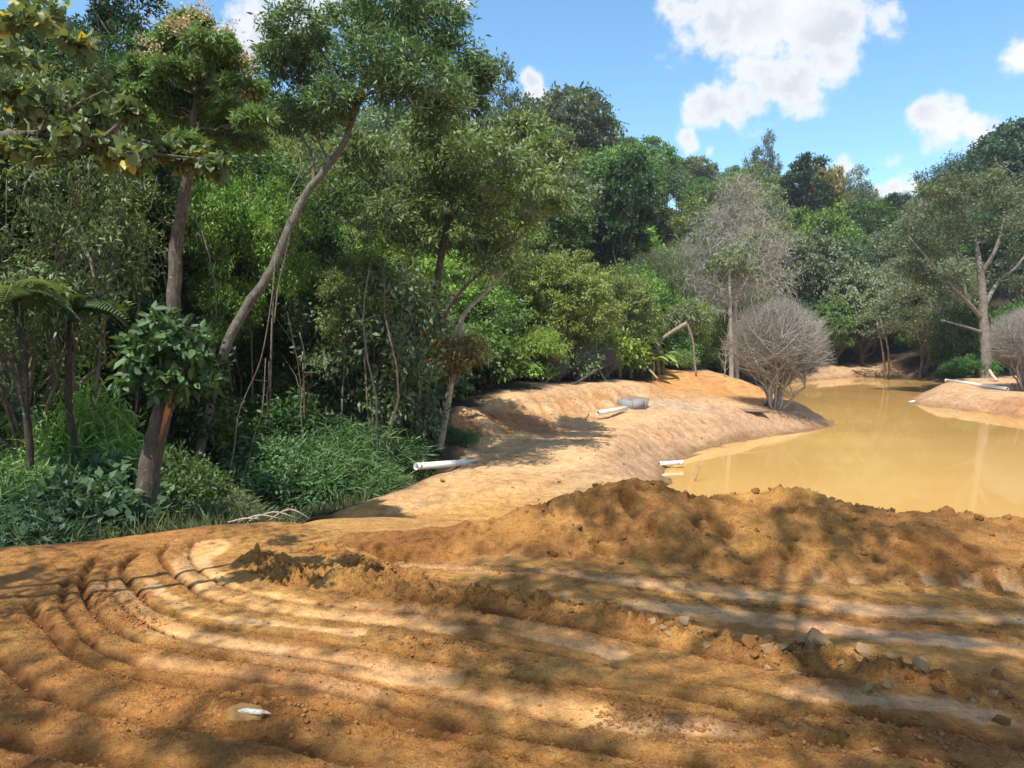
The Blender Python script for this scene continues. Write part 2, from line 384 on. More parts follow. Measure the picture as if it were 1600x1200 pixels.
def rbf(x, y):
    sh = x.shape; x = x.ravel(); y = y.ravel(); out = np.empty(len(x))
    for i in range(0, len(x), 20000):
        xx, yy = x[i:i + 20000], y[i:i + 20000]
        A = np.sqrt((xx[:, None] - CP[None, :, 0]) ** 2 + (yy[:, None] - CP[None, :, 1]) ** 2 + .06)
        out[i:i + 20000] = -A @ _w[:_n] + _w[_n] + _w[_n + 1] * xx + _w[_n + 2] * yy
    return out.reshape(sh)
def pond_sd(x, y):
    d, _, _ = segdist(x, y, [tuple(p) for p in POND] + [tuple(POND[0])])
    return np.where(inside(x, y, [tuple(p) for p in POND]), -d, d)
def base_h(x, y):
    T = rbf(x, y); sd = pond_sd(x, y)
    sd2 = sd + .18 * fbm(x, y, .9, 3, 5) * (np.abs(sd) < 3)
    bank = np.where(sd2 > 0, .06 * np.minimum(sd2, .5) + .62 * np.maximum(sd2 - .18, 0), .35 * np.maximum(sd2, -2.5))
    a = T - ZW; k = .25
    hh = np.clip(.5 + .5 * (a - bank) / k, 0, 1)
    m = a * (1 - hh) + bank * hh - k * hh * (1 - hh)
    return ZW + m, sd, T
_hc = {}
def gz(x, y):
    k = (round(float(x), 3), round(float(y), 3))
    if k not in _hc: _hc[k] = float(base_h(np.array([float(x)]), np.array([float(y)]))[0][0])
    return _hc[k]

# the cleared earth: platform, dam, bank, terrace, beaches
clr_px = [(-600,900,-.2),(-160,868,-.2),(0,858,-.2),(100,850,-.22),(230,829,-.23),(350,819,-.24),(440,812,-.3),(500,803,-1.12),(545,792,-1.12),(600,773,-1.12),(650,755,-1.12),(690,738,-1.12),(722,718,-1.12),
          (728,700,-1.08),(690,690,-1.08),(640,668,-.7),(610,652,-.3),(662,637,-.2),(720,627,-.2),(800,611,-.2),(900,600,-.2),(960,596,-.2),(1010,588,-.2),(1050,583,-.2),(1100,580,-.3),(1160,582,-.6),
          (1230,590,-1.5),(1275,577,-1.3),(1345,573,-1.3),(1400,580,-1.6),(1470,596,-1.8),(1500,594,-1),(1540,583,-.9),(1620,580,-.9),(1800,590,-.9),(2600,640,-1),(4500,1500,-.3),(-2500,1500,-.3)]
CLR = [tuple(G(a, b, z))[:2] for a, b, z in clr_px]
CLR[-2:] = [(14, -14), (-14, -14)]
def clear_sd(x, y):
    d, _, _ = segdist(x, y, CLR + [CLR[0]])
    return np.where(inside(x, y, CLR), d, -d)
OCHRE = np.array((.58, .305, .088)); YELL = np.array((.64, .355, .098)); BROWN = np.array((.36, .145, .034)); PALE = np.array((.62, .405, .215)); PINK = np.array((.52, .32, .19))
GREY = np.array((.47, .335, .235)); RED = np.array((.40, .165, .065)); LITTER = np.array((.05, .036, .022)); WETC = np.array((.27, .15, .065)); RUST = np.array((.58, .27, .075))
def lerp(a, b, t): return a + (b - a) * t[..., None]
dam_track = [smooth_line([tuple(G(a, b, -1.1))[:2] for a, b in q], 5) for q in
             ([(560,800),(700,770),(800,735),(880,700),(960,668),(1060,645)], [(700,800),(800,765),(880,725),(950,690),(1010,668),(1110,648)], [(620,790),(720,750),(800,718),(880,685),(960,655)])]
def mid_colour(x, y, sd, h):
    c = np.broadcast_to(OCHRE, x.shape + (3,)).copy()
    c = lerp(c, PALE * 1.05, sstep(10, 16, y) * .9)
    c = lerp(c, PINK, sstep(23, 28, y) * .5)
    n = fbm(x, y, .35, 4, 31); c = lerp(c, YELL, sstep(.0, .5, n) * .7 * sstep(19, 12, y)); c = lerp(c, BROWN, sstep(.15, .6, -n) * .35)
    n2 = fbm(x * .5 + y * .3, y * 1.2 - x * .9, .5, 4, 77); c = lerp(c, PALE, sstep(.1, .5, n2) * .6)
    c = lerp(c, PINK * .92, sstep(2.2, .6, sd) * .8 * (sd > -1) * sstep(10, 16, y))
    c = lerp(c, WETC, sstep(.55, .12, sd + .15 * n) * .85)
    t = G(1080, 592, -.3); r = np.hypot((x - t.x) / 6, (y - t.y) / 4.5); c = lerp(c, RUST, sstep(1.1, .4, r + .4 * n) * .8)
    t = G(810, 668, -1.0); r = np.hypot((x - t.x) / 1.6, (y - t.y) / 1.3); c = lerp(c, RED * .75, sstep(1.1, .5, r + .5 * n) * .7)
    t = G(1050, 637, -1.02); r = np.hypot((x - t.x) / 2.2, (y - t.y) / .8); c = lerp(c, GREY * 1.1, sstep(1.1, .4, r + .4 * n) * .8)
    t = G(1560, 640, -1.6); r = np.hypot((x - t.x) / 6, (y - t.y) / 3); c = lerp(c, np.array((.46, .235, .105)), sstep(1.2, .6, r + .2 * n) * .8)
    cs = clear_sd(x, y) + .5 * fbm(x, y, .8, 3, 3)
    c = lerp(c, LITTER * (1 + .4 * fbm(x, y, 2, 2, 8))[..., None], sstep(.25, -.25, cs))
    return c, cs
def grid(xs, ys):
    X, Y = np.meshgrid(xs, ys); ny, nx = X.shape
    i = (np.arange(ny - 1)[:, None] * nx + np.arange(nx - 1)[None]).ravel()
    return X, Y, np.stack([i, i + 1, i + nx + 1, i + nx], -1)
def steps(*segs):
    out = [segs[0][0]]
    for a, b, s in segs:
        n = max(1, int(round((b - a) / s))); out += list(a + (b - a) * (np.arange(n) + 1) / n)
    return np.array(out)
FX0, FX1, FY0, FY1 = -6.6, 7.2, 1.4, 8.6
def rim(x, y): return np.minimum(np.minimum(x - FX0, FX1 - x), np.minimum(y - FY0, FY1 - y))
xs = steps((-170, -40, 6), (-40, -14, .8), (-14, -7, .25), (-7, 13, .08), (13, 20, .14), (20, 34, .3), (34, 60, 1.2), (60, 200, 7))
ys = steps((-20, 0, 1), (0, 8, .25), (8, 27, .08), (27, 36, .13), (36, 68, .35), (68, 100, 2), (100, 230, 6))
X, Y, Q = grid(xs, ys)
H, SD, T_ = base_h(X, Y)
colr, CS = mid_colour(X, Y, SD, H)
lum = (SD > -.3) * sstep(6, 10, Y) * sstep(110, 60, Y)
H = H + lum * (.05 * fbm(X, Y, .8, 4, 11) + .022 * fbm(X, Y, 4, 3, 12))
# bulldozer cleat ripple on the dam top, erosion rills on the bank face
dmin = np.full(X.shape, 9.0); arcs = np.zeros(X.shape)
for tl in dam_track:
    d_, s_, a_ = segdist(X, Y, [tuple(p) for p in tl]); mm = d_ < dmin; dmin = np.where(mm, d_, dmin); arcs = np.where(mm, a_, arcs)
ripp = sstep(.5, .32, dmin) * np.sin(arcs * 2 * math.pi / .34) * (SD > .5) * (.35 + .65 * sstep(-.2, .3, fbm(X, Y, .6, 3, 41)))
H += .030 * ripp; colr = lerp(colr, BROWN * 1.2, np.clip(-ripp, 0, 1) * .35)
rill = sstep(.35, .85, fbm(X * 1.3, Y * 1.3, 1.1, 4, 63, ridge=True)) * sstep(.1, .5, SD) * sstep(2.4, 1.2, SD) * sstep(12, 15, Y)
H -= .07 * rill; colr = lerp(colr, WETC * 1.2, rill * .45)
crk = sstep(.55, .9, fbm(X * .8 + Y * .3, Y * 1.4 - X * .5, 1.6, 4, 65, ridge=True)) * (SD > 1) * (CS > 0); H -= .025 * crk; colr = lerp(colr, BROWN * 1.1, crk * .3)
H -= .05 * np.exp(-((dmin - .5) / .08) ** 2) * (SD > .5) * (Y < 28)
bankm = sstep(-1.05, -.85, T_) * sstep(-.2, -.4, T_) * (X < 4.5) * (Y > 19) * (Y < 29) * sstep(0, .5, CS)
colr = lerp(colr, BROWN * 1.15, bankm * sstep(-.1, .5, fbm(X * 1.6 + Y * .5, Y * .5, 1.6, 4, 51, ridge=True)) * .55)
H -= bankm * .16 * fbm(X * 1.6 + Y * .5, Y * .5, 1.6, 4, 51, ridge=True)
isl = (SD > 0) * sstep(30, 33, Y) * sstep(16, 20, X) * sstep(2.5, .5, SD)
H -= isl * .16 * sstep(.35, .8, fbm(X * .7, Y * .7, .8, 3, 61, ridge=True))
H -= .30 * sstep(.15, .45, rim(X, Y))
gme = build_mesh('ground', np.stack([X, Y, H], -1).reshape(-1, 3), Q, {'packed': (.25 * sstep(.5, .3, dmin) * (SD > .5)).ravel()}, True, colr.reshape(-1, 3))
tag(link('ground', gme, M_SOIL), kind='structure')

# platform in the foreground: fine sheet with machine tracks
def pline(lst, n=6): return [tuple(p) for p in smooth_line([tuple(gplat(a, b)) for a, b in lst], n)]
grooves = [  # (pixels, depth, width, ridge height, dark loose crumbs beside)
    ([(150,868),(130,893),(133,927),(185,986),(297,1018),(455,1041),(560,1058),(690,1081),(790,1102),(900,1128)], .042, .035, .022),
    ([(215,862),(190,881),(212,918),(252,951),(350,981),(455,996),(560,1013),(668,1031),(815,1056),(1000,1092),(1200,1135)], .034, .035, .025),
    ([(262,850),(250,867),(287,906),(329,934),(406,950),(540,971),(640,985),(815,1013),(990,1044),(1200,1082),(1400,1130),(1600,1180)], .034, .03, .018),
    ([(40,935),(70,969),(105,1011),(150,1039),(245,1060),(385,1080),(540,1109),(700,1146),(850,1190)], .04, .05, .03),
    ([(0,1025),(28,1056),(63,1084),(147,1109),(260,1128),(420,1150),(560,1180)], .035, .05, .025),
    ([(-40,1140),(0,1152),(70,1168),(175,1184),(300,1200)], .04, .06, .03),
    ([(600,868),(760,885),(900,896),(1050,905),(1200,918),(1400,938),(1650,962)], .030, .035, .022),
    ([(700,890),(830,900),(960,915),(1100,935),(1250,950),(1420,968),(1650,985)], .034, .03, .025),
    ([(560,930),(700,952),(860,975),(1000,1000),(1150,1030),(1320,1062)], .03, .05, .02),
    ([(900,1060),(1050,1080),(1200,1112),(1350,1130),(1600,1165)], .03, .06, .02),
    ([(300,846),(296,868),(330,905),(400,928),(520,946),(640,962),(800,985)], .016, .022, .008),
    ([(175,880),(165,905),(205,960),(290,1000),(420,1020),(560,1040)], .014, .022, .008),
    ([(100,905),(98,940),(140,1000),(220,1036),(380,1056),(540,1080),(700,1112)], .022, .03, .012),
    ([(480,860),(560,868),(640,872),(800,890)], .02, .03, .01),
    ([(1080,1150),(1250,1160),(1400,1185),(1500,1205)], .02, .04, .012), ([(1000,930),(1150,946),(1300,962),(1480,980),(1640,1003)], .016, .022, .010),
    ([(620,1110),(800,1140),(1000,1180),(1150,1205)], .035, .06, .025),
]
bands = [  # packed clay strips left by the tracks (centre line, half width)
    ([(1000,945),(1120,958),(1280,978),(1420,994),(1640,1022)], .12), ([(870,898),(1000,912),(1150,928),(1300,944),(1480,962),(1650,975)], .11),
    ([(330,850),(300,880),(340,915),(420,938),(540,956),(700,980)], .16), ([(170,905),(215,960),(300,995),(420,1018),(560,1036),(700,1060)], .11),
    ([(640,878),(760,892),(860,900)], .12), ([(560,950),(700,970),(850,992),(960,1020)], .10), ([(230,1030),(330,1045),(450,1060),(600,1085)], .09), ([(230,900),(262,930),(330,962),(430,975),(560,992)], .05),
    ([(700,1080),(850,1095),(1000,1130)], .10), ([(1000,1120),(1100,1130),(1250,1150)], .09), ([(1250,1085),(1400,1100),(1560,1125)], .10)]
ridges = [  # loose soil thrown up between the tracks: (pixels, half width, height)
    ([(375,866),(420,880),(470,900),(540,905),(600,925),(690,945),(800,950),(920,962)], .20, .10), ([(470,850),(520,862),(570,885),(640,905),(720,925)], .12, .075),
    ([(880,955),(1000,975),(1100,1000),(1220,1025),(1340,1045),(1460,1070),(1640,1105)], .15, .085), ([(150,915),(190,960),(230,985)], .08, .03), ([(560,1010),(700,1015),(820,1040)], .10, .02),
    ([(220,1140),(300,1100),(420,1105),(520,1125)], .16, .03), ([(940,1130),(1000,1120),(1080,1150)], .12, .03), ([(1150,1170),(1300,1150),(1500,1180)], .16, .03)]
xf = steps((FX0, -4, .04), (-4, 5, .0155), (5, FX1, .04)); yf = steps((FY0, 2.6, .05), (2.6, 7, .0155), (7, FY1, .04))
X, Y, Q = grid(xf, yf)
H, SD, T_ = base_h(X, Y)
colr, CS = mid_colour(X, Y, SD, H)
mixn = fbm(X, Y, .55, 4, 101); mixf = fbm(X, Y, 2.6, 4, 111)
pc = np.broadcast_to(OCHRE * .92, X.shape + (3,)).copy()
pc = lerp(pc, YELL, sstep(.0, .45, mixn) * .8); pc = lerp(pc, BROWN * 1.15, sstep(.05, .5, -mixn) * .55)
pc = lerp(pc, RUST * .8, sstep(-2.2, -4.2, X) * .55); pc = lerp(pc, BROWN, sstep(4.0, 2.6, Y) * .35)
loose = sstep(-.05, .35, mixf + .25 * mixn); pc = lerp(pc, BROWN, loose * .32)
streak = fbm(X * .55, Y + .16 * X, 3.2, 4, 121)
pc = lerp(pc, BROWN, sstep(.05, .4, streak) * .35)
packed = np.zeros(X.shape); rough = .08 + .5 * loose * sstep(-.2, .3, fbm(X, Y, .8, 2, 119))
for pts, w in bands:
    pl = pline(pts); d_, s_, a_ = segdist(X, Y, pl); d_ = d_ + .06 * fbm(X, Y, 5, 4, 131, .6)
    k = sstep(w * 1.15, w * .75, d_); packed = np.maximum(packed, k * (.75 + .35 * fbm(X, Y, 1.5, 3, 141)))
packed = np.clip(packed, 0, 1)
gsel = sstep(-1.5, 2.5, X - .3 * (Y - 4))
pbrk = .45 + .55 * sstep(-.35, .25, fbm(X * .6, Y * 1.5, 2.2, 4, 143))
pc = lerp(pc, PALE * .95, packed * .7 * pbrk * (1 - gsel)); pc = lerp(pc, GREY, packed * .60 * pbrk * gsel)
rough = rough * (1 - .85 * packed)
Hd = np.zeros(X.shape)
for pts, dep, w, rg in grooves:
    pl = pline(pts); d_, s_, a_ = segdist(X, Y, pl)
    wob = 1 + .5 * fbm(X, Y, 3, 3, 151); dd = d_ + .012 * fbm(X, Y, 9, 2, 152)
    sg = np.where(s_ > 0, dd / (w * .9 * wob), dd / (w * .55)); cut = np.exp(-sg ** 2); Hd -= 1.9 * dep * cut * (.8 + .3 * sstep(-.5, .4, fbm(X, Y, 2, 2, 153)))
    sidew = w * 2.2; rid = np.exp(-((d_ - w * 2.4) / sidew) ** 2) * (s_ < 0)
    lump = np.maximum(0, .1 + 1.1 * np.abs(fbm(X, Y, 19, 3, 154, .65)) * 2 + .5 * fbm(X, Y, 3, 2, 155))
    Hd += .55 * rg * rid * lump; pc = lerp(pc, BROWN * .9, np.clip(rid * lump, 0, 1) * .5); pc = lerp(pc, BROWN * .5, np.clip(cut * 1.3, 0, 1) * .9)  # moist soil in the cut, darkened further in place of weak relief shading
    rough = np.maximum(rough, rid * .45); packed *= (1 - .8 * np.clip(rid + cut, 0, 1))
for pts, w, hh in ridges:
    pl = pline(pts); d_, s_, a_ = segdist(X, Y, pl); L_ = a_.max()
    k = np.exp(-(d_ / w) ** 2) * sstep(0, .3, a_) * sstep(L_, L_ - .35, a_)
    lump = np.clip(.6 + .6 * fbm(X, Y, 5, 3, 161) + 1.0 * fbm(X, Y, 17, 3, 162, .65), 0, 2)
    Hd += hh * k * lump; rough = np.maximum(rough, k); packed *= 1 - np.clip(k * 1.3, 0, 1)
    pc = lerp(pc, BROWN, np.clip(k * (1.1 - lump * .5), 0, 1) * .55); pc = lerp(pc, YELL * .95, np.clip(k * (lump - .6), 0, 1) * .45)
# cleat prints pressed into the loose ridge
for pts, w, per in (([(540,880),(600,905),(660,925),(720,938)], .16, .15), ([(400,880),(440,905),(500,905),(560,885)], .14, .05)):
    pl = pline(pts); d_, s_, a_ = segdist(X, Y, pl)
    tri = np.abs(((a_ + .35 * d_ * s_) / per) % 1 - .5) * 2
    Hd -= .055 * sstep(w, w * .6, d_) * sstep(.25, .75, tri) * sstep(0, .1, a_)
# the little scooped hollow left of the mound
h0 = gplat(650, 858); Hd -= .13 * np.exp(-(((X - h0[0]) / .5) ** 2 + ((Y - h0[1]) / .25) ** 2))
H += Hd + .045 * fbm(X, Y, .6, 2, 171) + .010 * fbm(X, Y, 2.6, 3, 172)
cl = fbm(X, Y, 15, 3, 181, .7); cl2 = np.maximum(0, fbm(X, Y, 13, 2, 183) - .28)
H += rough * (.015 * cl + .05 * cl2 + .016 * np.abs(fbm(X, Y, 26, 2, 185, .6))) + .003 * fbm(X, Y, 20, 2, 184)
pc = lerp(pc, BROWN * .8, np.clip(sstep(.05, .4, -cl) * rough, 0, 1) * .45)
pc *= (1 + .10 * fbm(X, Y, 9, 3, 190))[..., None]
kk = sstep(.3, .9, rim(X, Y)) * sstep(8.3, 7.4, Y)
inner = sstep(.3, -.2, CS)
pc = pc * kk[..., None] + colr * (1 - kk)[..., None]; pc = lerp(pc, LITTER, inner)
H -= .14 * sstep(.32, .05, rim(X, Y))
PFX, PFY, PFH = xf, yf, H
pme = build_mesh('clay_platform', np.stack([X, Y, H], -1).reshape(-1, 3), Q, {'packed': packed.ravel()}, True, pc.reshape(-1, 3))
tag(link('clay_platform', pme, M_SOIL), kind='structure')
def fz(x, y):
    """height of the fine platform sheet"""
    if not (FX0 + .4 < x < FX1 - .4 and FY0 + .4 < y < FY1 - .4): return gz(x, y)
    i = np.searchsorted(PFX, x) - 1; j = np.searchsorted(PFY, y) - 1
    return float(PFH[j, i])

# the bulldozed mound between platform and pond
crest = [(470,836),(540,829),(600,824),(700,813),(760,801),(840,776),(900,753),(950,739),(990,731),(1030,739),(1060,753),(1100,761),(1180,766),(1250,757),(1300,772),(1380,788),(1450,794),(1540,795),(1600,793),(1750,800),(1950,815)]
foot = [(470,846),(540,846),(620,857),(720,868),(800,875),(900,881),(1000,888),(1100,900),(1200,912),(1350,926),(1600,938),(1950,960)]
fp = np.array([gplat(a, b) for a, b in foot])
cpt = []
for a, b in crest:
    tx = ray(a, b).x; fy = np.interp(tx, [ray(q, w).x for q, w in foot], fp[:, 1])
    back = np.interp(a, [470, 640, 800, 990, 1250, 1600, 1950], [.25, .35, .75, 1.15, 1.15, 1.15, 1.2])
    cpt.append(W(a, b, fy + back))
cpt = np.array([tuple(p) for p in cpt])
xm = steps((cpt[0, 0], 5, .0245), (5, cpt[-1, 0], .05)); ym = steps((3.7, 7.6, .0245), (7.6, 9.6, .06))
X, Y, Q = grid(xm, ym)
wx = X + .10 * fbm(X, Y, 1.3, 3, 201); wy = Y + .09 * fbm(X, Y, 1.6, 3, 202)
yc = np.interp(wx, cpt[:, 0], cpt[:, 1]); zc = np.interp(X, cpt[:, 0], cpt[:, 2]); yf_ = np.interp(wx, fp[:, 0], fp[:, 1])
gb = base_h(X, Y)[0]
t = (wy - yf_) / (yc - yf_)
front = gb + (zc - gb) * np.clip(t, -1, 1) ** 1.0 * (.86 + .14 * np.clip(t, 0, 1))
backz = zc - .02 - .58 * np.maximum(0, wy - yc) ** 1.05
Hm = np.where(t < 1, np.where(t < 0, gb + t * .45, front), backz)
crown = np.exp(-((t - 1) / .22) ** 2); Hm -= .03 * crown
body = sstep(-.05, .15, t) * sstep(cpt[0, 0] + .1, cpt[0, 0] + 1.2, X)
gully = fbm(X + .3 * Y, Y * .35, 1.7, 4, 211, ridge=True)
Hm += body * (.075 * fbm(X, Y, 1.1, 2, 212) - .07 * sstep(.3, .9, gully) * sstep(1.05, .7, t) + .03 * fbm(X, Y, 4, 3, 213) + .07 * np.maximum(0, fbm(X, Y, 9, 2, 214) - .25) + .022 * fbm(X, Y, 15, 3, 215, .7))
pits = sstep(.40, .58, fbm(X, Y, 6.5, 2, 216)); Hm -= body * .065 * pits
# cleat teeth pressed into the toe on the right
tooth = ((X * 1.0 - .25 * Y) / .27) % 1
tm = np.exp(-((t - .10) / .11) ** 2) * sstep(1.9, 2.5, X) * sstep(4.6, 4.0, X); pr = sstep(.25, .4, tooth) * sstep(.95, .8, tooth)
Hm -= tm * .06 * pr
Hm -= .25 * sstep(.5, 0, X - cpt[0, 0])
mc = np.broadcast_to(OCHRE * np.array((.88, .80, .74)), X.shape + (3,)).copy()
nn = fbm(X, Y, .9, 4, 221); mc = lerp(mc, YELL * .95, sstep(.05, .45, nn) * .4); mc = lerp(mc, RUST * .8, sstep(.0, .4, fbm(X, Y, .8, 3, 225)) * .6); mc = lerp(mc, BROWN * .95, sstep(.0, .45, -nn) * .8)
mc = lerp(mc, BROWN * .8, sstep(.1, .5, fbm(X, Y, 4, 3, 222)) * .5); mc = lerp(mc, BROWN * .65, pits * .6)
mc = lerp(mc, PALE * .95, tm * pr * .8); mc = lerp(mc, RUST * .7, sstep(2.6, 5, X) * .35)
mc = mc * .86
mme = build_mesh('earth_mound', np.stack([X, Y, Hm], -1).reshape(-1, 3), Q, {'packed': np.clip(tm * pr, 0, 1).ravel() * .7}, True, mc.reshape(-1, 3))
tag(link('earth_mound', mme, M_SOIL), 'long bulldozed mound of loose ochre soil between the tracks and the pond', 'mound')
MX, MY, MH = xm, ym, Hm
def mz(x, y):
    if not (MX[0] < x < MX[-1] and MY[0] < y < MY[-1]): return -9
    return float(MH[np.searchsorted(MY, y) - 1, np.searchsorted(MX, x) - 1])
def topz(x, y): return max(mz(x, y), fz(x, y))

# pond
pm = MB(); ctr = POND.mean(0)
Pq = np.array([(p[0], p[1]) for p in POND]); dv = []
for i in range(len(Pq)):
    a, b = Pq[i - 1], Pq[(i + 1) % len(Pq)]; tdir = (b - a) / np.linalg.norm(b - a); dv.append((tdir[1], -tdir[0]))
area = .5 * sum(Pq[i - 1][0] * Pq[i][1] - Pq[i][0] * Pq[i - 1][1] for i in range(len(Pq)))
xs_ = np.arange(-2, 62, 2.0); ys_ = np.arange(9, 72, 2.0); X, Y, Q = grid(xs_, ys_)
tag(link('pond', build_mesh('pond', np.stack([X, Y, np.full(X.shape, ZW)], -1).reshape(-1, 3), Q), M_WATER), kind='structure')
# ------------------------------------------------------------------ plants: builders
def unit(v): return v / (np.linalg.norm(v, axis=-1, keepdims=True) + 1e-9)
def leaf_arrays(B, D, Nn, Ln, Wd, fold=.18):
    D = unit(D); S = unit(np.cross(D, Nn)); Nn = np.cross(S, D)
    Ln = Ln[:, None]; Wd = Wd[:, None]
    mid = B + D * Ln * .45
    V = np.stack([B, mid + S * Wd * .5 + Nn * Wd * fold, B + D * Ln - Nn * Ln * .12, mid - S * Wd * .5 + Nn * Wd * fold], 1)
    return V.reshape(-1, 3), np.arange(len(B) * 4).reshape(-1, 4)
def leaf_round(B, D, Nn, Ln, Wd, fold=.15):
    D = unit(D); S = unit(np.cross(D, Nn)); Nn = np.cross(S, D); Ln = Ln[:, None]; Wd = Wd[:, None]
    a = B + D * Ln * .22; b = B + D * Ln * .66 - Nn * Ln * .03; up = Nn * Wd * fold
    V = np.stack([B, a + S * Wd * .42 + up, b + S * Wd * .46 + up, B + D * Ln - Nn * Ln * .12, b - S * Wd * .46 + up, a - S * Wd * .42 + up], 1)
    k = np.arange(len(B))[:, None] * 6
    return V.reshape(-1, 3), np.concatenate([k + np.array((0, 1, 2, 3)), k + np.array((0, 3, 4, 5))])
def crown_mesh(name, clumps, rg, sprays=16, per=40, ln=.14, wd=.045, droop=.3, spread=.22, shell=.5, low=.35, tint_amp=.42, yellow=0.0, off=(0, 0, 0), rnd=False):
    """leaf clumps: sprays of leaves set on the outer part of every clump"""
    B = []; D = []; T = []
    for c in clumps:
        c = np.asarray(c, float); ctr = c[:3]; rad = c[3:6] if len(c) >= 6 else np.full(3, c[3])
        mr = rad.mean(); k = max(4, int(sprays))
        d = unit(rg.normal(size=(k * 2, 3))); keep = (d[:, 2] > -.25) | (rg.random(len(d)) < low); d = d[keep][:k]
        r = shell + (1 - shell) * rg.random(len(d)) ** .7
        sp = ctr + d * rad * r[:, None]
        out = unit(d + np.array((0, 0, .35)) + rg.normal(size=d.shape) * .25)
        n = per
        a = rg.random((len(d), n, 1))
        b = sp[:, None] + out[:, None] * (a - .35) * mr * spread * 2.2 + rg.normal(size=(len(d), n, 3)) * mr * spread * np.array((1, 1, .6))
        dd = out[:, None] * .7 + unit(rg.normal(size=(len(d), n, 3))) * .9 + np.array((0, 0, -droop))
        tt = .5 + tint_amp * (rg.random((len(d), 1)) - .5) * 1.3 + tint_amp * (rg.random((len(d), n)) - .5)
        tt = np.clip(tt, .02, .95); tt = np.where(rg.random(tt.shape) < yellow, .99, tt)
        B.append(b.reshape(-1, 3)); D.append(dd.reshape(-1, 3)); T.append(tt.ravel())
    B = np.concatenate(B); D = np.concatenate(D); T = np.concatenate(T); m = len(B)
    Nn = unit(np.array((0, 0, 1.0)) + rg.normal(size=(m, 3)) * .75)
    s = .65 + .7 * rg.random(m)
    V, Fq = (leaf_round if rnd else leaf_arrays)(B, D, Nn, ln * s, wd * s)
    return build_mesh(name, V - np.array(off), Fq, {'tint': np.repeat(T, 6 if rnd else 4)})
def wiggle(a, b, rg, n=5, amp=.08, sag=0.0):
    a = np.asarray(a, float); b = np.asarray(b, float); L_ = np.linalg.norm(b - a); t = np.linspace(0, 1, n)[:, None]
    P = a + (b - a) * t; w = np.sin(t * math.pi)
    P = P + w * rg.normal(size=3) * amp * L_ + w * np.array((0, 0, 1)) * sag * L_
    P[1:-1] += rg.normal(size=(n - 2, 3)) * amp * .25 * L_
    return P
def proto_tree(rg, height, crown_r, trunk_r, bole=.4, nclump=14, flat=1.0, leaves=None, lean=.06, multi=1, clump=.42):
    """unit tree standing at the origin: trunk mesh, crown mesh"""
    mb = MB(); clumps = []
    lx, ly = rg.normal(size=2) * lean * height
    top = np.array((lx, ly, height * .93)); 
    tr = smooth_line([(0, 0, -.35), (lx * .1 + rg.normal() * .05, ly * .1, height * .12), (lx * .35 + rg.normal() * .12, ly * .35 + rg.normal() * .12, height * bole), (lx * .8 + rg.normal() * .2, ly * .8 + rg.normal() * .2, height * (bole + .93) / 2), top], 4)
    r = trunk_r * np.interp(np.linspace(0, 1, len(tr)), [0, .08, .5, 1], [1.35, 1, .7, .16])
    mb.tube(tr, r, 7)
    for q in range(multi - 1):
        a = rg.random() * 6.28; e = np.array((math.cos(a) * crown_r * .6, math.sin(a) * crown_r * .6, height * .8))
        mb.tube(wiggle((rg.normal() * .15, rg.normal() * .15, -.3), e, rg, 8, .07), trunk_r * np.linspace(.8, .15, 8), 6)
    zc = height * (bole + 1) / 2; zr = height * (1 - bole) / 2
    for i in range(nclump):
        g = (i + .5) / nclump; ph = i * 2.39996 + rg.random() * .5
        zz = 1 - 2 * g; rr = math.sqrt(max(0, 1 - zz * zz)) * (.62 + .3 * rg.random())
        c = np.array((lx * .8 + math.cos(ph) * rr * crown_r, ly * .8 + math.sin(ph) * rr * crown_r, zc + zz * zr * .78 * flat + rg.normal() * .04 * height))
        cr = crown_r * clump * (.75 + .5 * rg.random())
        clumps.append((*c, cr, cr, cr * (.62 + .2 * rg.random())))
        t = np.clip((c[2] / height - .18), bole * .7, .9); k = int(t * (len(tr) - 1))
        mb.tube(wiggle(tr[k], c, rg, 6, .1, .06), np.linspace(max(.02, r[k] * .55), .012, 6), 5, False)
        for _ in range(2):
            e = c + rg.normal(size=3) * cr * .5
            mb.tube(wiggle(c - (c - tr[k]) * .3, e, rg, 4, .12), np.linspace(.022, .007, 4), 4, False)
    cm = crown_mesh('crown', clumps, rg, **leaves)
    return mb.mesh('trunk', smooth=True), cm
PROTO = {}
def P_(key, seed, **k):
    PROTO[key] = proto_tree(np.random.default_rng(seed), **k)
far = dict(sprays=10, per=44, ln=.30, wd=.15, droop=.15, spread=.22)
P_('far_dome', 1, height=10, crown_r=3.6, trunk_r=.16, bole=.30, nclump=34, leaves=far, clump=.30)
P_('far_tall', 2, height=12, crown_r=2.9, trunk_r=.17, bole=.35, nclump=34, leaves=far, clump=.30)
P_('far_loose', 3, height=10, crown_r=3.4, trunk_r=.14, bole=.42, nclump=15, flat=.85, leaves=dict(sprays=13, per=34, ln=.30, wd=.13, droop=.2, spread=.24), clump=.36)
P_('far_flat', 4, height=9.5, crown_r=4.0, trunk_r=.15, bole=.55, nclump=16, flat=.8, leaves=dict(sprays=14, per=44, ln=.26, wd=.10, droop=.05, spread=.24), clump=.36)
P_('far_round', 5, height=8, crown_r=3.5, trunk_r=.15, bole=.18, nclump=36, leaves=far, clump=.30)
mid = dict(sprays=14, per=44, ln=.17, wd=.065, droop=.3, spread=.20)
P_('mid_round', 11, height=6.5, crown_r=2.5, trunk_r=.11, bole=.18, nclump=44, leaves=mid, multi=2, clump=.28)
P_('mid_tall', 12, height=9, crown_r=2.1, trunk_r=.12, bole=.28, nclump=44, leaves=mid, clump=.28)
P_('mid_loose', 13, height=7.5, crown_r=2.6, trunk_r=.11, bole=.34, nclump=19, leaves=dict(sprays=20, per=36, ln=.17, wd=.055, droop=.5, spread=.22), clump=.36, multi=2)
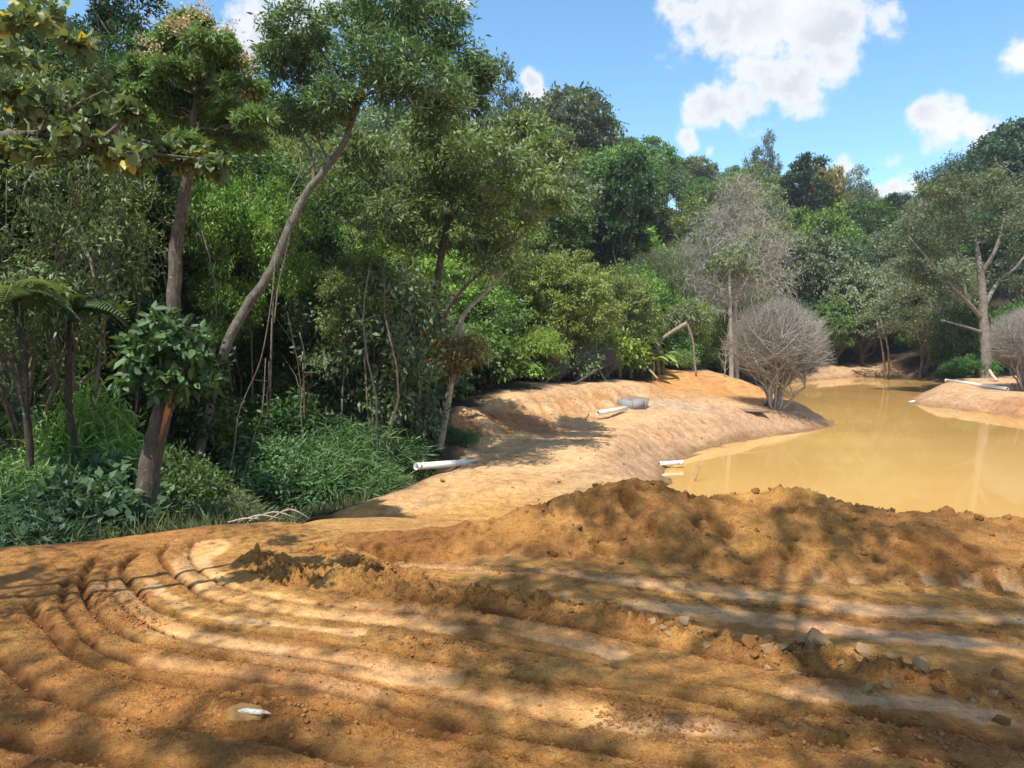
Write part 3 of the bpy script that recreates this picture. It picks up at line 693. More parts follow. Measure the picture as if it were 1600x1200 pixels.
P_('mid_feather', 14, height=7, crown_r=3.0, trunk_r=.12, bole=.45, nclump=18, flat=.8, leaves=dict(sprays=26, per=52, ln=.11, wd=.03, droop=.1, spread=.22), clump=.34, multi=2)
P_('mid_under', 15, height=4.5, crown_r=1.9, trunk_r=.06, bole=.10, nclump=20, leaves=dict(sprays=22, per=34, ln=.16, wd=.07, droop=.35, spread=.24), multi=3)
P_('mid_pole', 16, height=9, crown_r=1.6, trunk_r=.075, bole=.62, nclump=12, leaves=dict(sprays=22, per=40, ln=.15, wd=.06, droop=.3, spread=.24))
P_('shade', 17, height=15, crown_r=4.4, trunk_r=.26, bole=.66, nclump=20, flat=.8, leaves=dict(sprays=11, per=26, ln=.20, wd=.10, droop=.2, spread=.28, shell=.25), clump=.25)
near = dict(sprays=16, per=52, ln=.105, wd=.042, droop=.3, spread=.20)
P_('near_round', 61, height=6.5, crown_r=2.4, trunk_r=.10, bole=.16, nclump=48, leaves=near, multi=3, clump=.27)
P_('near_tall', 62, height=9, crown_r=2.0, trunk_r=.11, bole=.26, nclump=46, leaves=near, multi=2, clump=.27)
P_('near_loose', 63, height=7.5, crown_r=2.5, trunk_r=.10, bole=.34, nclump=36, leaves=dict(sprays=16, per=44, ln=.11, wd=.034, droop=.5, spread=.22), clump=.26, multi=3)
def place_tree(key, x, y, label, group, col, s=1.0, sz=None, rz=None, bark=(.16, .13, .10), name='forest_tree', z=None):
    z = gz(x, y) if z is None else z
    e = empty(name, (x, y, z), label, 'tree', group); sz = s if sz is None else sz
    e.scale = (s, s, sz); e.rotation_euler = (0, 0, random.random() * 6.28 if rz is None else rz)
    tm, cm = PROTO[key]
    link('trunk', tm, M_BARK, e, color=bark); link('crown', cm, M_LEAF, e, color=col)
    return e
def place_px(key, px, Y, label, col, top_py, group=None, wide=1.0, **k):
    """stand a tree on the ground at depth Y so that its top reaches the photo row"""
    x = ray(px, 500).x * Y; z = gz(x, Y); h = W(px, top_py, Y).z - z
    base_hh = {'far_dome': 10, 'far_tall': 12, 'far_loose': 10, 'far_flat': 9.5, 'far_round': 8, 'mid_round': 6.5, 'mid_tall': 9, 'mid_loose': 7.5, 'mid_feather': 7, 'mid_under': 4.5, 'mid_pole': 9, 'near_round': 6.5, 'near_tall': 9, 'near_loose': 7.5, 'shade': 15}[key]
    sz = h / base_hh
    return place_tree(key, x, Y, label, group, col, s=sz * wide, sz=sz, **k)
DARK = (.030, .066, .022); MIDG = (.060, .115, .030); BRIGHT = (.120, .200, .036); OLIVE = (.098, .128, .042); GREYG = (.100, .132, .072); SILV = (.125, .150, .095); LIME = (.16, .25, .04); BLUEG = (.050, .085, .050)
def jit(c, a=.14):
    f = 1 + a * (random.random() - .5) * 2; g = a * .5 * (random.random() - .5) * 2
    return (c[0] * f * (1 + g), c[1] * f, c[2] * f * (1 - g))

# ------------------------------------------------------------------ hero trees on the left
def hero(name, label, base, stems, clumps, lp, col, bark, rg, limb_r=.03, extra=None, cat='tree', twigs=2):
    """stems: list of (list of world points, list of radii); clumps: world (x,y,z,r[,r,rz])"""
    e = empty(name, base, label, cat); mb = MB(); nodes = []
    for pts, rad in stems:
        P = smooth_line(pts, 5); R = np.interp(np.linspace(0, 1, len(P)), np.linspace(0, 1, len(rad)), rad)
        P[1:-1] += rg.normal(size=P[1:-1].shape) * R[1:-1, None] * .10
        mb.tube(P, R, 10); nodes.append((P, R))
    AP = np.concatenate([p[len(p) // 3:] for p, _ in nodes]); AR = np.concatenate([r[len(r) // 3:] for _, r in nodes])
    for c in clumps:
        c = np.asarray(c); d = np.linalg.norm(AP - c[:3] + np.array((0, 0, .5 * c[3])), axis=1); k = d.argmin()
        rr = min(limb_r, AR[k] * .6)
        mb.tube(wiggle(AP[k], c[:3], rg, 7, .1, .05), np.linspace(rr, rr * .3, 7), 6, False)
        for _ in range(twigs):
            mb.tube(wiggle(c[:3], c[:3] + rg.normal(size=3) * c[3] * .6, rg, 5, .15), np.linspace(rr * .4, .004, 5), 4, False)
    link('trunk', mb.mesh('trunk', base, True), M_BARK, e, color=bark)
    link('crown', crown_mesh('crown', clumps, rg, off=base, **lp), M_LEAF, e, color=col)
    return e
def clump_px(lst, Y, rg, dy=.6, flat=.75):
    out = []
    for px, py, r in lst:
        yy = Y + rg.normal() * dy; p = W(px, py, yy); m = r / F * yy
        out.append((p.x, p.y, p.z, m, m * 1.0, m * flat))
    return out
rg = np.random.default_rng(21)
YA = 8.6
stA = [tuple(W(a, b, YA + d)) for a, b, d in [(212,870,0),(220,822,0),(240,700,0),(262,610,.05),(270,480,.1),(276,380,.15),(292,285,.2),(300,215,.2),(306,150,.2)]]
clA = clump_px([(290,60,34),(255,75,32),(330,70,34),(300,95,36),(230,110,32),(270,115,34),(345,105,34),(375,140,30),(215,150,30),(310,140,36),(250,155,34),(360,175,32),(395,190,28),(205,190,26),(290,180,34),(335,205,30),(240,195,28),(390,225,24),(290,225,30),(300,38,26)], YA + .2, rg, .38, .38)
tA = hero('acacia_tree', 'slim dark trunk at the platform edge with feathery bright green crown and pinkish blossom', stA[1], [(stA, [.145, .13, .12, .10, .08, .072, .058, .04, .025])], clA,
          dict(sprays=34, per=70, ln=.075, wd=.02, droop=.12, spread=.20, shell=.35), (.09, .145, .056), (.105, .085, .068), rg)
# leafy sprout round the trunk and blossom on the crown top
sp = clump_px([(240,560,34),(285,545,36),(262,520,30),(225,590,28),(300,590,32),(262,590,34)], YA - .12, rg, .12, .8)
link('leaf_sprout', crown_mesh('leaf_sprout', sp, rg, sprays=13, per=16, ln=.14, wd=.065, droop=.55, spread=.3, off=stA[1], rnd=True), M_LEAF, tA, color=(.045, .085, .035))
bl = []
for px, py in [(300,30),(275,38),(322,42),(345,60),(255,55),(362,85),(380,140),(330,75),(285,60),(230,80),(372,110),(392,165)]:
    p = W(px + rg.normal() * 6, py + rg.normal() * 5 - 6, YA - .1 + rg.normal() * .2); bl.append((p.x, p.y, p.z, .12))
link('blossom', crown_mesh('blossom', bl, rg, sprays=7, per=14, ln=.03, wd=.022, droop=-.3, spread=.4, off=stA[1]), M_LEAF, tA, color=(.34, .23, .19))
# torn strip of orange bark
tb = MB(); tb.tube([tuple(W(a, b, YA - .115)) for a, b in [(249,690),(262,640),(270,606)]], [.012, .035, .02], 6)
link('torn_bark', tb.mesh('torn_bark', stA[1], True), M_BARK, tA, color=(.42, .17, .07))

YB = 14.0
stB = [tuple(W(a, b, YB + d)) for a, b, d in [(298,775,0),(306,735,0),(325,640,0),(350,550,0),(385,480,.1),(425,420,.2),(455,350,.3),(480,300,.4),(506,268,.4),(540,218,.4),(547,165,.4),(520,110,.3),(490,60,.3)]]
stB2 = [tuple(W(a, b, YB + d)) for a, b, d in [(540,218,.4),(560,165,.3),(575,146,.2),(640,140,0),(700,165,-.2),(745,170,-.3)]]
stB3 = [tuple(W(a, b, YB + d)) for a, b, d in [(546,180,.4),(580,110,.6),(630,60,.6),(660,20,.6)]]
clB = clump_px([(468,48,46),(440,125,52),(500,110,50),(415,185,42),(478,190,52),(520,160,38),(450,85,40),
                (640,55,66),(705,105,58),(590,95,52),(560,35,46),(660,130,66),(725,150,40),(610,15,55),(680,30,50),(620,140,50),(690,170,40),(740,115,32)], YB + .4, rg, .8, .72)
hero('leaning_tree', 'tall crooked tree leaning right with lichen grey trunk and dark double crown', stB[1], [(stB, [.13, .11, .10, .095, .09, .085, .08, .072, .068, .058, .045, .03, .02]), (stB2, [.045, .04, .035, .028, .018, .008]), (stB3, [.045, .04, .03, .015])], clB,
     dict(sprays=34, per=66, ln=.12, wd=.034, droop=.55, spread=.20, shell=.4), (.062, .106, .048), (.135, .123, .106), rg, .035, twigs=3)

YC = 19.0
bC = W(655, 700, YC)
stC = [([tuple(W(a, b, YC + d)) for a, b, d in q], r) for q, r in [
    ([(650,720,0),(648,640,0),(640,570,0),(625,500,.1),(616,420,.2),(608,330,.2),(600,270,.2)], [.15, .13, .12, .11, .10, .07, .03]),
    ([(664,720,.1),(664,640,.1),(670,560,.1),(682,450,.2),(700,340,.3),(715,270,.3)], [.14, .12, .11, .10, .07, .03]),
    ([(672,560,.1),(700,480,-.2),(745,430,-.4),(800,380,-.5)], [.08, .07, .05, .03]), ([(640,560,0),(600,540,-.3),(540,528,-.6),(480,532,-.9)], [.07, .06, .045, .025])]]
clC = clump_px([(600,275,56),(680,245,62),(755,250,56),(815,290,50),(645,325,52),(720,320,58),(790,345,52),(570,240,42),(845,250,40),(850,320,36),(660,380,44),(760,395,44),(700,280,50),(600,345,40),(820,210,36),(690,205,40)], YC, rg, 1.0, .7)
hero('multi_stem_tree', 'dark multi stemmed tree with loose grey green crown above the ravine shrubs', tuple(bC), stC, clC,
     dict(sprays=32, per=46, ln=.18, wd=.05, droop=.45, spread=.21, shell=.4, yellow=.005), (.10, .14, .066), (.10, .085, .075), rg, .05, twigs=3)

YD = 17.2
stD = [tuple(W(a, b, YD)) for a, b in [(686,705),(692,672),(703,610),(718,540),(722,495),(760,455),(790,425)]]
clD = clump_px([(690,555,28),(715,565,26),(665,540,22),(735,545,22)], YD, rg, .25, .8)
hero('slanted_sapling', 'thin slanted grey trunk with brownish leaf clumps before the clay bank', stD[1], [(stD, [.10, .085, .075, .07, .06, .04, .02])], clD, dict(sprays=14, per=30, ln=.13, wd=.04, droop=.8, spread=.26, yellow=.05), (.10, .085, .032), (.28, .25, .21), rg)

# overhanging tree beside the camera: its limb reaches into the upper left corner
bE = (-5.4, 3.6, gz(-5.4, 3.6))
def limb(lst): return [tuple(W(a, b, y)) for a, b, y in lst]
stE = [([bE, (-5.2, 3.7, 1.2), (-4.9, 3.8, 2.6), (-4.9, 3.7, 4.2), (-5.2, 3.2, 5.6)], [.16, .14, .12, .10, .05]),
       ([(-4.9, 3.8, 2.7)] + limb([(-60,215,4.2),(60,210,4.4),(150,225,4.4),(240,240,4.5),(330,250,4.6)]), [.045, .032, .022, .016, .010, .004]),
       ([(-4.9, 3.75, 3.3)] + limb([(-40,60,4.4),(40,20,4.6),(110,60,4.7),(165,120,4.7)]), [.04, .025, .016, .010, .004]), (limb([(60,210,4.4),(110,170,4.3),(165,140,4.3)]), [.012, .008, .003]), (limb([(150,225,4.4),(190,190,4.4),(215,160,4.4)]), [.016, .01, .004])]
clE = clump_px([(20,150,30),(60,185,32),(105,170,28),(120,215,30),(170,235,26),(165,150,22),(210,245,24),(255,245,22),(300,255,20),(335,262,14),(20,230,28),(70,240,24),(30,40,32),(70,25,30),(5,90,34),(120,70,20),(205,175,16),(150,185,18)], 4.45, rg, .22, .7)
clE += [(-5.2 + rg.normal() * 1.0, 3.0 + rg.normal() * .9, 5.6 + rg.normal() * .5, .55) for _ in range(14)]
hero('overhanging_tree', 'nearest leaf branch with rounded yellowing leaves reaching in at upper left', bE, stE, clE, dict(sprays=12, per=12, ln=.060, wd=.048, droop=.5, spread=.30, shell=.2, yellow=.05, rnd=True), (.095, .122, .06), (.14, .11, .085), rg, .008)

# ------------------------------------------------------------------ shade trees behind the camera (they cast the dappled light)
for i, (x, y, s, lb) in enumerate([(3.5, -.5, .60, 'narrow leafy tree leaning over the viewer from the right'), (-5.6, -6.9, 1.0, 'broad leafy tree behind the viewer on the left'), (1.4, -6.7, 1.0, 'broad leafy tree behind the viewer on the right')]):
    te = place_tree('shade', x, y, lb, 'shade trees behind the viewer', jit(MIDG), s, 1.0, rz=i * 1.3, name='shade_tree')
    if i == 0: te.rotation_euler = (0, -.41, 0)

# ------------------------------------------------------------------ placed trees of the middle distance
FR = 'trees crowding the left forest'
lab = {'mid_round': 'rounded leafy tree crowding the left forest wall', 'mid_tall': 'tall narrow tree crowding the left forest wall', 'mid_loose': 'open drooping tree crowding the left forest wall', 'mid_pole': 'thin pole trunk tree in the dark left forest'}
left = [('mid_tall',20,13,60,DARK),('mid_tall',110,15,20,DARK),('mid_loose',-60,12,120,OLIVE),('mid_round',60,18,230,MIDG),('mid_pole',130,17,150,MIDG),('mid_tall',190,19,60,DARK),('mid_pole',40,20,100,MIDG),
        ('mid_loose',340,20,170,MIDG),('mid_round',330,24,330,BRIGHT),('mid_tall',400,23,220,DARK),('mid_round',450,21,420,BRIGHT),('mid_loose',410,26,180,OLIVE),('mid_round',530,25,350,BRIGHT),('mid_tall',560,29,260,MIDG),
        ('mid_round',590,27,400,LIME),('mid_round',500,31,300,MIDG),('mid_loose',640,30,330,BRIGHT),('mid_tall',250,22,180,MIDG),('mid_pole',360,18,240,MIDG),('mid_pole',520,20,330,MIDG),('mid_pole',470,18,300,DARK),
        ('mid_round',700,28,390,BRIGHT),('mid_loose',770,30,330,OLIVE),('mid_round',760,33,420,LIME),('mid_tall',690,35,300,MIDG),('mid_round',830,32,400,BRIGHT),('mid_round',250,17,430,MIDG),('mid_pole',90,12,100,DARK),
        ('mid_round',-60,17,330,MIDG),('mid_tall',-120,15,40,DARK),('mid_round',150,22,320,BRIGHT),('mid_tall',280,27,130,MIDG),('mid_loose',180,26,120,GREYG),('mid_loose',480,37,200,GREYG),('mid_loose',600,38,230,OLIVE)]
for key, px, Y, ty, c in left:
    place_px(key.replace('mid_', 'near_') if Y < 21.5 and key != 'mid_pole' else key, px, Y, lab[key].replace('crowding the left forest wall', 'of the left forest').replace('in the dark left forest', 'of the left forest') + (' at the far left edge' if px < 50 else ' left of the slim dark trunk' if px < 215 else ' behind the feathery crown' if px < 320 else ' behind the leaning trunk' if px < 480 else ' under the double crown' if px < 610 else ' behind the grey green crown') + (', near' if Y < 18 else ', further back' if Y < 26 else ', up the slope'), jit(c), ty, FR, wide=1.0 if key != 'mid_pole' else .85, bark=jit((.15, .125, .10), .3))
rp = random.Random(3)
for i in range(24):
    px = 10 + i * 34 + rp.uniform(-14, 14); Y = rp.uniform(12.5, 20) if px < 200 else rp.uniform(16, 21); x = ray(px, 500).x * Y
    if px > 640: continue
    where = 'left of the slim dark trunk' if px < 215 else 'between the slim dark and the leaning trunk' if px < 380 else 'right of the leaning trunk'
    e = place_tree('mid_pole', x, Y, f'very thin forest sapling {where}, {"near" if Y < 16.5 else "middle" if Y < 18.5 else "back"} row', 'thin saplings of the left forest', jit(rp.choice([MIDG, BRIGHT, OLIVE])), rp.uniform(.35, .5), rp.uniform(.45, .8), name='forest_sapling', bark=jit((.22, .19, .155), .35))
    e.rotation_euler = (rp.gauss(0, .09), rp.gauss(0, .09), rp.random() * 6.28)
# dark evergreen with a leggy crown at the very top left, behind the feathery tree
place_px('near_tall', 200, 16.5, 'very dark tall evergreen rising behind the feathery crown at upper left', (.018, .034, .016), -60, wide=.9, name='dark_evergreen')
place_px('near_loose', 60, 10.5, 'pale dusty crowned tree behind the nearest leaf branch at far left', (.095, .13, .058), 70, wide=.8, name='dusty_tree')
place_px('mid_round', 880, 30.5, 'sunlit olive green round tree left of the banana clump at the bank edge', (.135, .165, .05), 395, wide=1.05, name='round_tree')
place_px('mid_round', 965, 33.5, 'sunlit rounded tree directly behind the banana clump', (.13, .165, .055), 430, wide=.95, name='round_tree')
place_px('mid_loose', 1085, 40, 'flat layered yellow green tree behind the snapped mossy trunk', (.13, .16, .04), 470, wide=1.0, name='layered_tree')
place_px('far_tall', 975, 48, 'very dark tall tree with narrow crown standing above the round sunlit trees', (.026, .055, .02), 240, wide=.72, name='dark_tall_tree')
place_px('far_tall', 1010, 56, 'dark tree just right of the darkest narrow crown', (.045, .072, .032), 300, wide=.8, name='dark_tree')
place_px('far_dome', 880, 72, 'large grey green spreading tree on the skyline above the middle forest', (.07, .09, .055), 138, wide=.95, name='skyline_tree')
place_px('far_loose', 810, 60, 'thin wispy tree on the skyline left of the large spreading crown', (.07, .09, .05), 135, wide=.6, name='wispy_tree')
place_px('far_round', 1262, 70, 'rounded grey green tree behind the big grey globe bush', (.105, .125, .085), 372, wide=.85, name='grey_round_tree')
place_px('far_round', 1290, 84, 'bright lime green crowned tree on the slope above the pond', (.10, .155, .03), 330, wide=.8, name='lime_tree')
place_px('far_tall', 1250, 92, 'dark crooked tree on the ridge with yellowish blossom beside it', (.03, .05, .03), 245, wide=.8, name='ridge_tree')
place_px('far_round', 1282, 94, 'small yellow flowering tree on the ridge line', (.17, .14, .045), 262, wide=.42, name='yellow_tree')
place_px('far_loose', 1180, 110, 'bare wispy tree standing out on the ridge line', (.075, .09, .07), 228, wide=.5, name='ridge_tree')
place_px('far_loose', 1325, 125, 'small thin tree in the dip of the skyline', (.09, .11, .08), 278, wide=.8, name='ridge_tree')
place_px('far_flat', 1485, 92, 'flat topped dark tree silhouetted left of the right hand hill', (.035, .06, .045), 250, wide=.7, name='flat_topped_tree')
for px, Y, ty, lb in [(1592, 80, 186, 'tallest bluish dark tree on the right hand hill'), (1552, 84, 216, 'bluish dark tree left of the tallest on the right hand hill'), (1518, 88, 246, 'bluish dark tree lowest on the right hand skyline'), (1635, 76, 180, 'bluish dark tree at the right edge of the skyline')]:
    place_px('far_dome', px, Y, lb, (.04, .072, .052), ty, wide=.9, name='hill_tree')  # bluish haze of the far hill put into the leaf colour
place_px('mid_feather', 1040, 46, 'dull grey green tree between the dark narrow crown and the brown bare tree', (.10, .118, .075), 385, wide=.9, name='dull_tree')
place_px('far_round', 1350, 66, 'silvery green leafy tree at the far end of the pond', (.14, .165, .11), 420, wide=.8, name='silvery_tree')
place_px('far_round', 1310, 65, 'light green drooping tree beside the far beach', (.10, .16, .05), 470, wide=.75, name='drooping_tree')
place_px('mid_loose', 1440, 60, 'grey leafed overhanging tree above the far right water', (.13, .145, .10), 400, wide=1.1, name='overhanging_grey_tree')
place_px('far_round', 1420, 68, 'dark shaded tree at the far right end of the water', (.05, .075, .04), 380, wide=.8, name='shaded_tree')

# right hand big tree with pale spreading limbs
YR = 45.0; rgR = np.random.default_rng(33)
bR = W(1540, 590, YR)
stR = [([tuple(W(a, b, YR + d)) for a, b, d in q], r) for q, r in [
    ([(1540,600,0),(1540,560,0),(1537,500,0),(1535,455,0),(1530,410,0),(1520,360,.5),(1500,320,.6)], [.36, .30, .27, .24, .16, .09, .04]),
    ([(1536,500,0),(1510,470,-.6),(1478,440,-1),(1450,405,-1.2),(1420,370,-1.2)], [.13, .11, .09, .06, .03]), ([(1537,480,0),(1560,440,.5),(1590,415,.8),(1620,370,1)], [.14, .11, .08, .03]),
    ([(1532,430,0),(1555,390,-.6),(1570,340,-.8)], [.14, .10, .04]), ([(1538,520,0),(1500,508,-1),(1470,500,-1.5)], [.09, .06, .03]), ([(1510,470,-.6),(1500,420,-.8),(1490,360,-.9)], [.11, .08, .03])]]
clR = clump_px([(1430,355,36),(1475,330,36),(1520,310,38),(1570,320,38),(1610,350,36),(1450,395,28),(1500,365,34),(1550,365,34),(1595,400,28),(1405,390,26),(1490,290,28),(1545,280,30),(1600,300,34),(1460,300,24),(1640,320,40),(1455,440,22),(1490,430,24),(1425,420,22),(1570,440,24),(1610,450,26),(1470,470,18)], YR, rgR, 1.6, .5)
hero('spreading_tree', 'big tree with pale spreading limbs and thin feathery crown at right', tuple(bR), stR, clR, dict(sprays=26, per=34, ln=.24, wd=.07, droop=.1, spread=.25, shell=.2), (.085, .105, .07), (.20, .18, .155), rgR, .08, twigs=4)
# slender trunks by the far water
def slender(label, px, base_py, top_py, Y, r, lean=0, col=(.36, .29, .20), twin=False, crown=None):
    q = np.random.default_rng(int(px)); st = [([tuple(W(px, base_py + 12, Y)), tuple(W(px, base_py, Y)), tuple(W(px + lean * .4, (base_py + top_py) / 2, Y)), tuple(W(px + lean, top_py, Y))], [r * 1.3, r, r * .85, r * .5])]
    if twin: st.append(([tuple(W(px + 4, base_py + 12, Y)), tuple(W(px + 5, base_py, Y)), tuple(W(px + 2 - lean * .1, (base_py + top_py) / 2, Y)), tuple(W(px - 8, top_py, Y))], [r * 1.2, r * .9, r * .8, r * .4]))
    hero('slender_tree', label, tuple(W(px, base_py, Y)), st, clump_px(crown or [(px + lean, top_py - 14, 20), (px + lean - 16, top_py, 15), (px + lean + 16, top_py + 2, 15)], Y, q, .5), dict(sprays=16, per=26, ln=.22, wd=.08, droop=.3, spread=.25), (.12, .14, .09), col, q, .04)
slender('pair of slim tan trunks rising from the far shore', 1384, 588, 500, 60, .09, -14, (.22, .17, .12), twin=True)
slender('straight pale pole trunk left of the spreading tree', 1487, 580, 440, 50, .11, 1, (.33, .31, .27))
slender('thin pale trunk at the terrace edge left of the globe bush', 1143, 588, 420, 41, .13, -4, (.34, .30, .25))
slender('thin bare grey trunk behind the snapped mossy trunk', 1083, 585, 500, 38, .10, -10, (.30, .26, .21))
slender('slim pale trunk in the undergrowth left of the fallen log', 845, 605, 540, 29, .06, 6, (.32, .29, .24))
slender('slim grey trunk under the sunlit olive tree', 883, 602, 520, 31, .06, -3, (.32, .29, .24))

# ------------------------------------------------------------------ hillside forest
kinds = [('far_dome', 'broad domed green tree in the wooded hillside', MIDG), ('far_dome', 'grey green domed tree in the wooded hillside', GREYG), ('far_tall', 'tall dark green tree in the wooded hillside', DARK),
         ('far_loose', 'thin open crowned tree in the wooded hillside', OLIVE), ('far_flat', 'flat topped feathery tree in the wooded hillside', BLUEG), ('far_round', 'low rounded tree in the wooded hillside', MIDG),
         ('far_round', 'bright yellow green tree in the wooded hillside', BRIGHT), ('far_flat', 'olive feathery tree in the wooded hillside', OLIVE), ('far_loose', 'silvery leafed tree in the wooded hillside', SILV), ('far_tall', 'mid green tall tree in the wooded hillside', MIDG)]
wts = [.17, .15, .10, .10, .10, .12, .08, .08, .05, .05]
edgeY = lambda tx: np.interp(tx, [-.95, -.6, -.43, -.17, .04, .2, .34, .47, .58, .7, 1.0], [24, 26, 30, 33, 38, 48, 66, 70, 64, 54, 46])
rf = random.Random(5); cnt = 0; yy = 26.0
while yy < 150:
    sp_ = 5.2 + (yy - 26) * .032
    xx = -.80 * yy - 3
    while xx < .80 * yy + 3:
        x = xx + rf.uniform(-.38, .38) * sp_; y = yy + rf.uniform(-.38, .38) * sp_; xx += sp_
        tx = x / y
        if y < edgeY(tx) + 3 or abs(tx) > .78: continue
        if tx < -.28 and y > 80: continue
        key, lb, c = rf.choices(kinds, wts)[0]
        az = 'left slope' if tx < -.2 else 'slope above the clay bank' if tx < .12 else 'slope above the snapped trunk' if tx < .26 else 'slope above the grey globe bush' if tx < .42 else 'saddle beyond the pond end' if tx < .54 else 'right hand hill'
        dz = 'foot' if y < edgeY(tx) + 16 else 'ridge' if y > 118 else 'upper part' if y > 88 else 'middle'
        lb = lb.replace('in the wooded hillside', f'at the {dz} of the {az}')
        if tx > .55 and rf.random() < .5: c = BLUEG  # haze tint of the distance carried by the leaf colour
        near = sstep(60, 35, np.array(y))
        s = rf.uniform(.75, 1.12) * (.9 if key == 'far_tall' else 1.0) * (1 - .15 * float(near))
        tp = np.interp(800 + tx * F, [-200, 500, 700, 850, 980, 1060, 1200, 1280, 1340, 1420, 1480, 1560, 1620], [60, 120, 165, 170, 205, 240, 266, 280, 302, 302, 268, 232, 206]) + rf.uniform(-6, 16)
        hmax = (W(800 + tx * F, tp, y).z - gz(x, y)) / {'far_dome': 10, 'far_tall': 12, 'far_loose': 10, 'far_flat': 9.5, 'far_round': 8}[key]
        if hmax < .35: continue
        sv = s; s = min(s, max(.55, hmax))
        szz = min(sv * rf.uniform(.85, 1.15), hmax)
        place_tree(key, x, y, lb, 'trees of the wooded hillside', jit(c, .22), s, szz, rz=rf.random() * 6.28, bark=jit((.2, .175, .15), .3)); cnt += 1
    yy += sp_ * .92
print('hill trees', cnt)
# ------------------------------------------------------------------ shrubs, ferns, undergrowth
SH = {}
def shrub_proto(key, seed, h, r, n, lp, stems=7):
    q = np.random.default_rng(seed); mb = MB(); cl_ = []
    for i in range(n):
        a = i * 2.4 + q.random(); rr = r * math.sqrt((i + .5) / n) * .85; z = h * (.30 + .52 * (1 - (rr / r) ** 2) * (.6 + .5 * q.random()))
        c = (math.cos(a) * rr, math.sin(a) * rr, z); k = r * (.30 + .14 * q.random()); cl_.append((*c, k, k, k * .85))
        if i % max(1, n // stems) == 0: mb.tube(wiggle((q.normal() * .06, q.normal() * .06, -.15), c, q, 5, .1), np.linspace(.025, .006, 5) * h / 1.5, 5, False)
    SH[key] = (mb.mesh('stem'), crown_mesh('foliage', cl_, q, **lp))
shrub_proto('broad', 41, 1.5, .95, 16, dict(sprays=16, per=16, ln=.16, wd=.08, droop=.35, spread=.34, low=.8))
shrub_proto('dense', 42, 1.5, 1.0, 20, dict(sprays=22, per=28, ln=.09, wd=.04, droop=.25, spread=.28, low=.8))
shrub_proto('blade', 43, 1.4, .95, 20, dict(sprays=16, per=26, ln=.24, wd=.022, droop=.35, spread=.34, low=.9))
shrub_proto('bamboo', 44, 2.4, .8, 16, dict(sprays=18, per=18, ln=.20, wd=.026, droop=.55, spread=.36, low=.5))
def shrub(key, x, y, label, col, s=1.0, sz=None, group=None, name='shrub', z=None, cat='shrub'):
    e = empty(name, (x, y, (gz(x, y) if z is None else z) - .03), label, cat, group); e.scale = (s, s, s if sz is None else sz); e.rotation_euler = (0, 0, random.random() * 6.28)
    a, b = SH[key]; link('stem', a, M_BARK, e, color=(.14, .11, .07)); link('foliage', b, M_LEAF, e, color=col); return e
def shrub_px(key, px, top, Y, label, col, group=None, name='shrub', wide=1.0):
    x = ray(px, 600).x * Y; z = gz(x, Y); h = max(.4, W(px, top, Y).z - z); s = h / {'broad': 1.45, 'dense': 1.45, 'blade': 1.4, 'bamboo': 2.35}[key]
    return shrub(key, x, Y, label, col, s * wide, s, group, name)
BL = (.058, .105, .04)
g1 = 'shrubs along the platform edge'
shrub_px('bamboo', 35, 690, 8.0, 'bright lance leaved shrub at the far left behind the platform edge', (.075, .125, .042), name='lance_leaf_shrub')
shrub_px('broad', 95, 745, 7.9, 'broad leaved bluish green shrub left of the slim dark trunk', (.042, .075, .04), name='broad_leaf_shrub', wide=1.05)
shrub_px('blade', 25, 780, 7.4, 'low bluish grassy clump at the left edge of the picture', (.05, .09, .05), name='grassy_clump', wide=1.3)
shrub_px('broad', 165, 725, 9.4, 'dense leafy shrub just left of the slim dark trunk', (.038, .075, .03), name='broad_leaf_shrub', wide=1.15)
shrub_px('bamboo', 120, 560, 10.4, 'tall bamboo like shrub with bright arching leaves at left', (.13, .22, .045), name='bamboo_shrub', wide=.8)
shrub_px('dense', 262, 705, 10.0, 'yellow green bush behind the slim dark trunk', (.065, .105, .033), name='bush', wide=.7)
shrub_px('blade', 330, 770, 10.2, 'tuft of dry grassy stems right of the slim dark trunk', (.085, .092, .045), name='grassy_clump', wide=1.2)
shrub_px('blade', 300, 785, 9.4, 'small green grass tuft at the foot of the slim dark trunk', (.06, .09, .035), name='grassy_clump', wide=1.2)
rav = [('blade',560,655,16.0),('blade',510,690,15.2),('dense',620,650,17.6),('blade',670,665,18.0),('dense',585,690,15.8),('blade',640,680,17.6),('blade',475,700,14.6),('dense',700,672,18.0),('blade',725,690,18.2),('dense',455,660,16.5),('broad',500,630,17.5),
       ('blade',540,710,14.4),('blade',600,712,16.6),('dense',430,690,14.4),('broad',560,620,19),('blade',640,635,19.5),('broad',430,630,18),('dense',675,692,18.4)]
desc = ['tall grassy bush', 'round leafy bush', 'broad leaved bush']
for i, (k, px, top, Y) in enumerate(rav):
    where = ['at the left end', 'in the middle', 'at the white pipe end'][0 if px < 500 else 1 if px < 620 else 2]; hgt = 'upper row' if Y > 17 else 'lower row' if Y < 15.5 else 'middle row'
    shrub_px(k, px, top, Y, f'{desc[0] if k == "blade" else desc[1] if k == "dense" else desc[2]} of the ravine thicket, {hgt}, {where}', jit(BL if k != 'broad' else MIDG, .2), 'bushes of the ravine thicket', 'ravine_bush', 1.25)
for px, top, Y, c in [(690,590,24,LIME),(740,595,26.5,BRIGHT),(780,600,27.5,LIME),(710,610,24.5,BRIGHT),(825,560,28.5,LIME)]:
    shrub_px('broad', px, top, Y, 'low light green leafy plant on top of the clay bank at the forest edge', c, 'plants on top of the bank', 'bank_plant', 1.5)
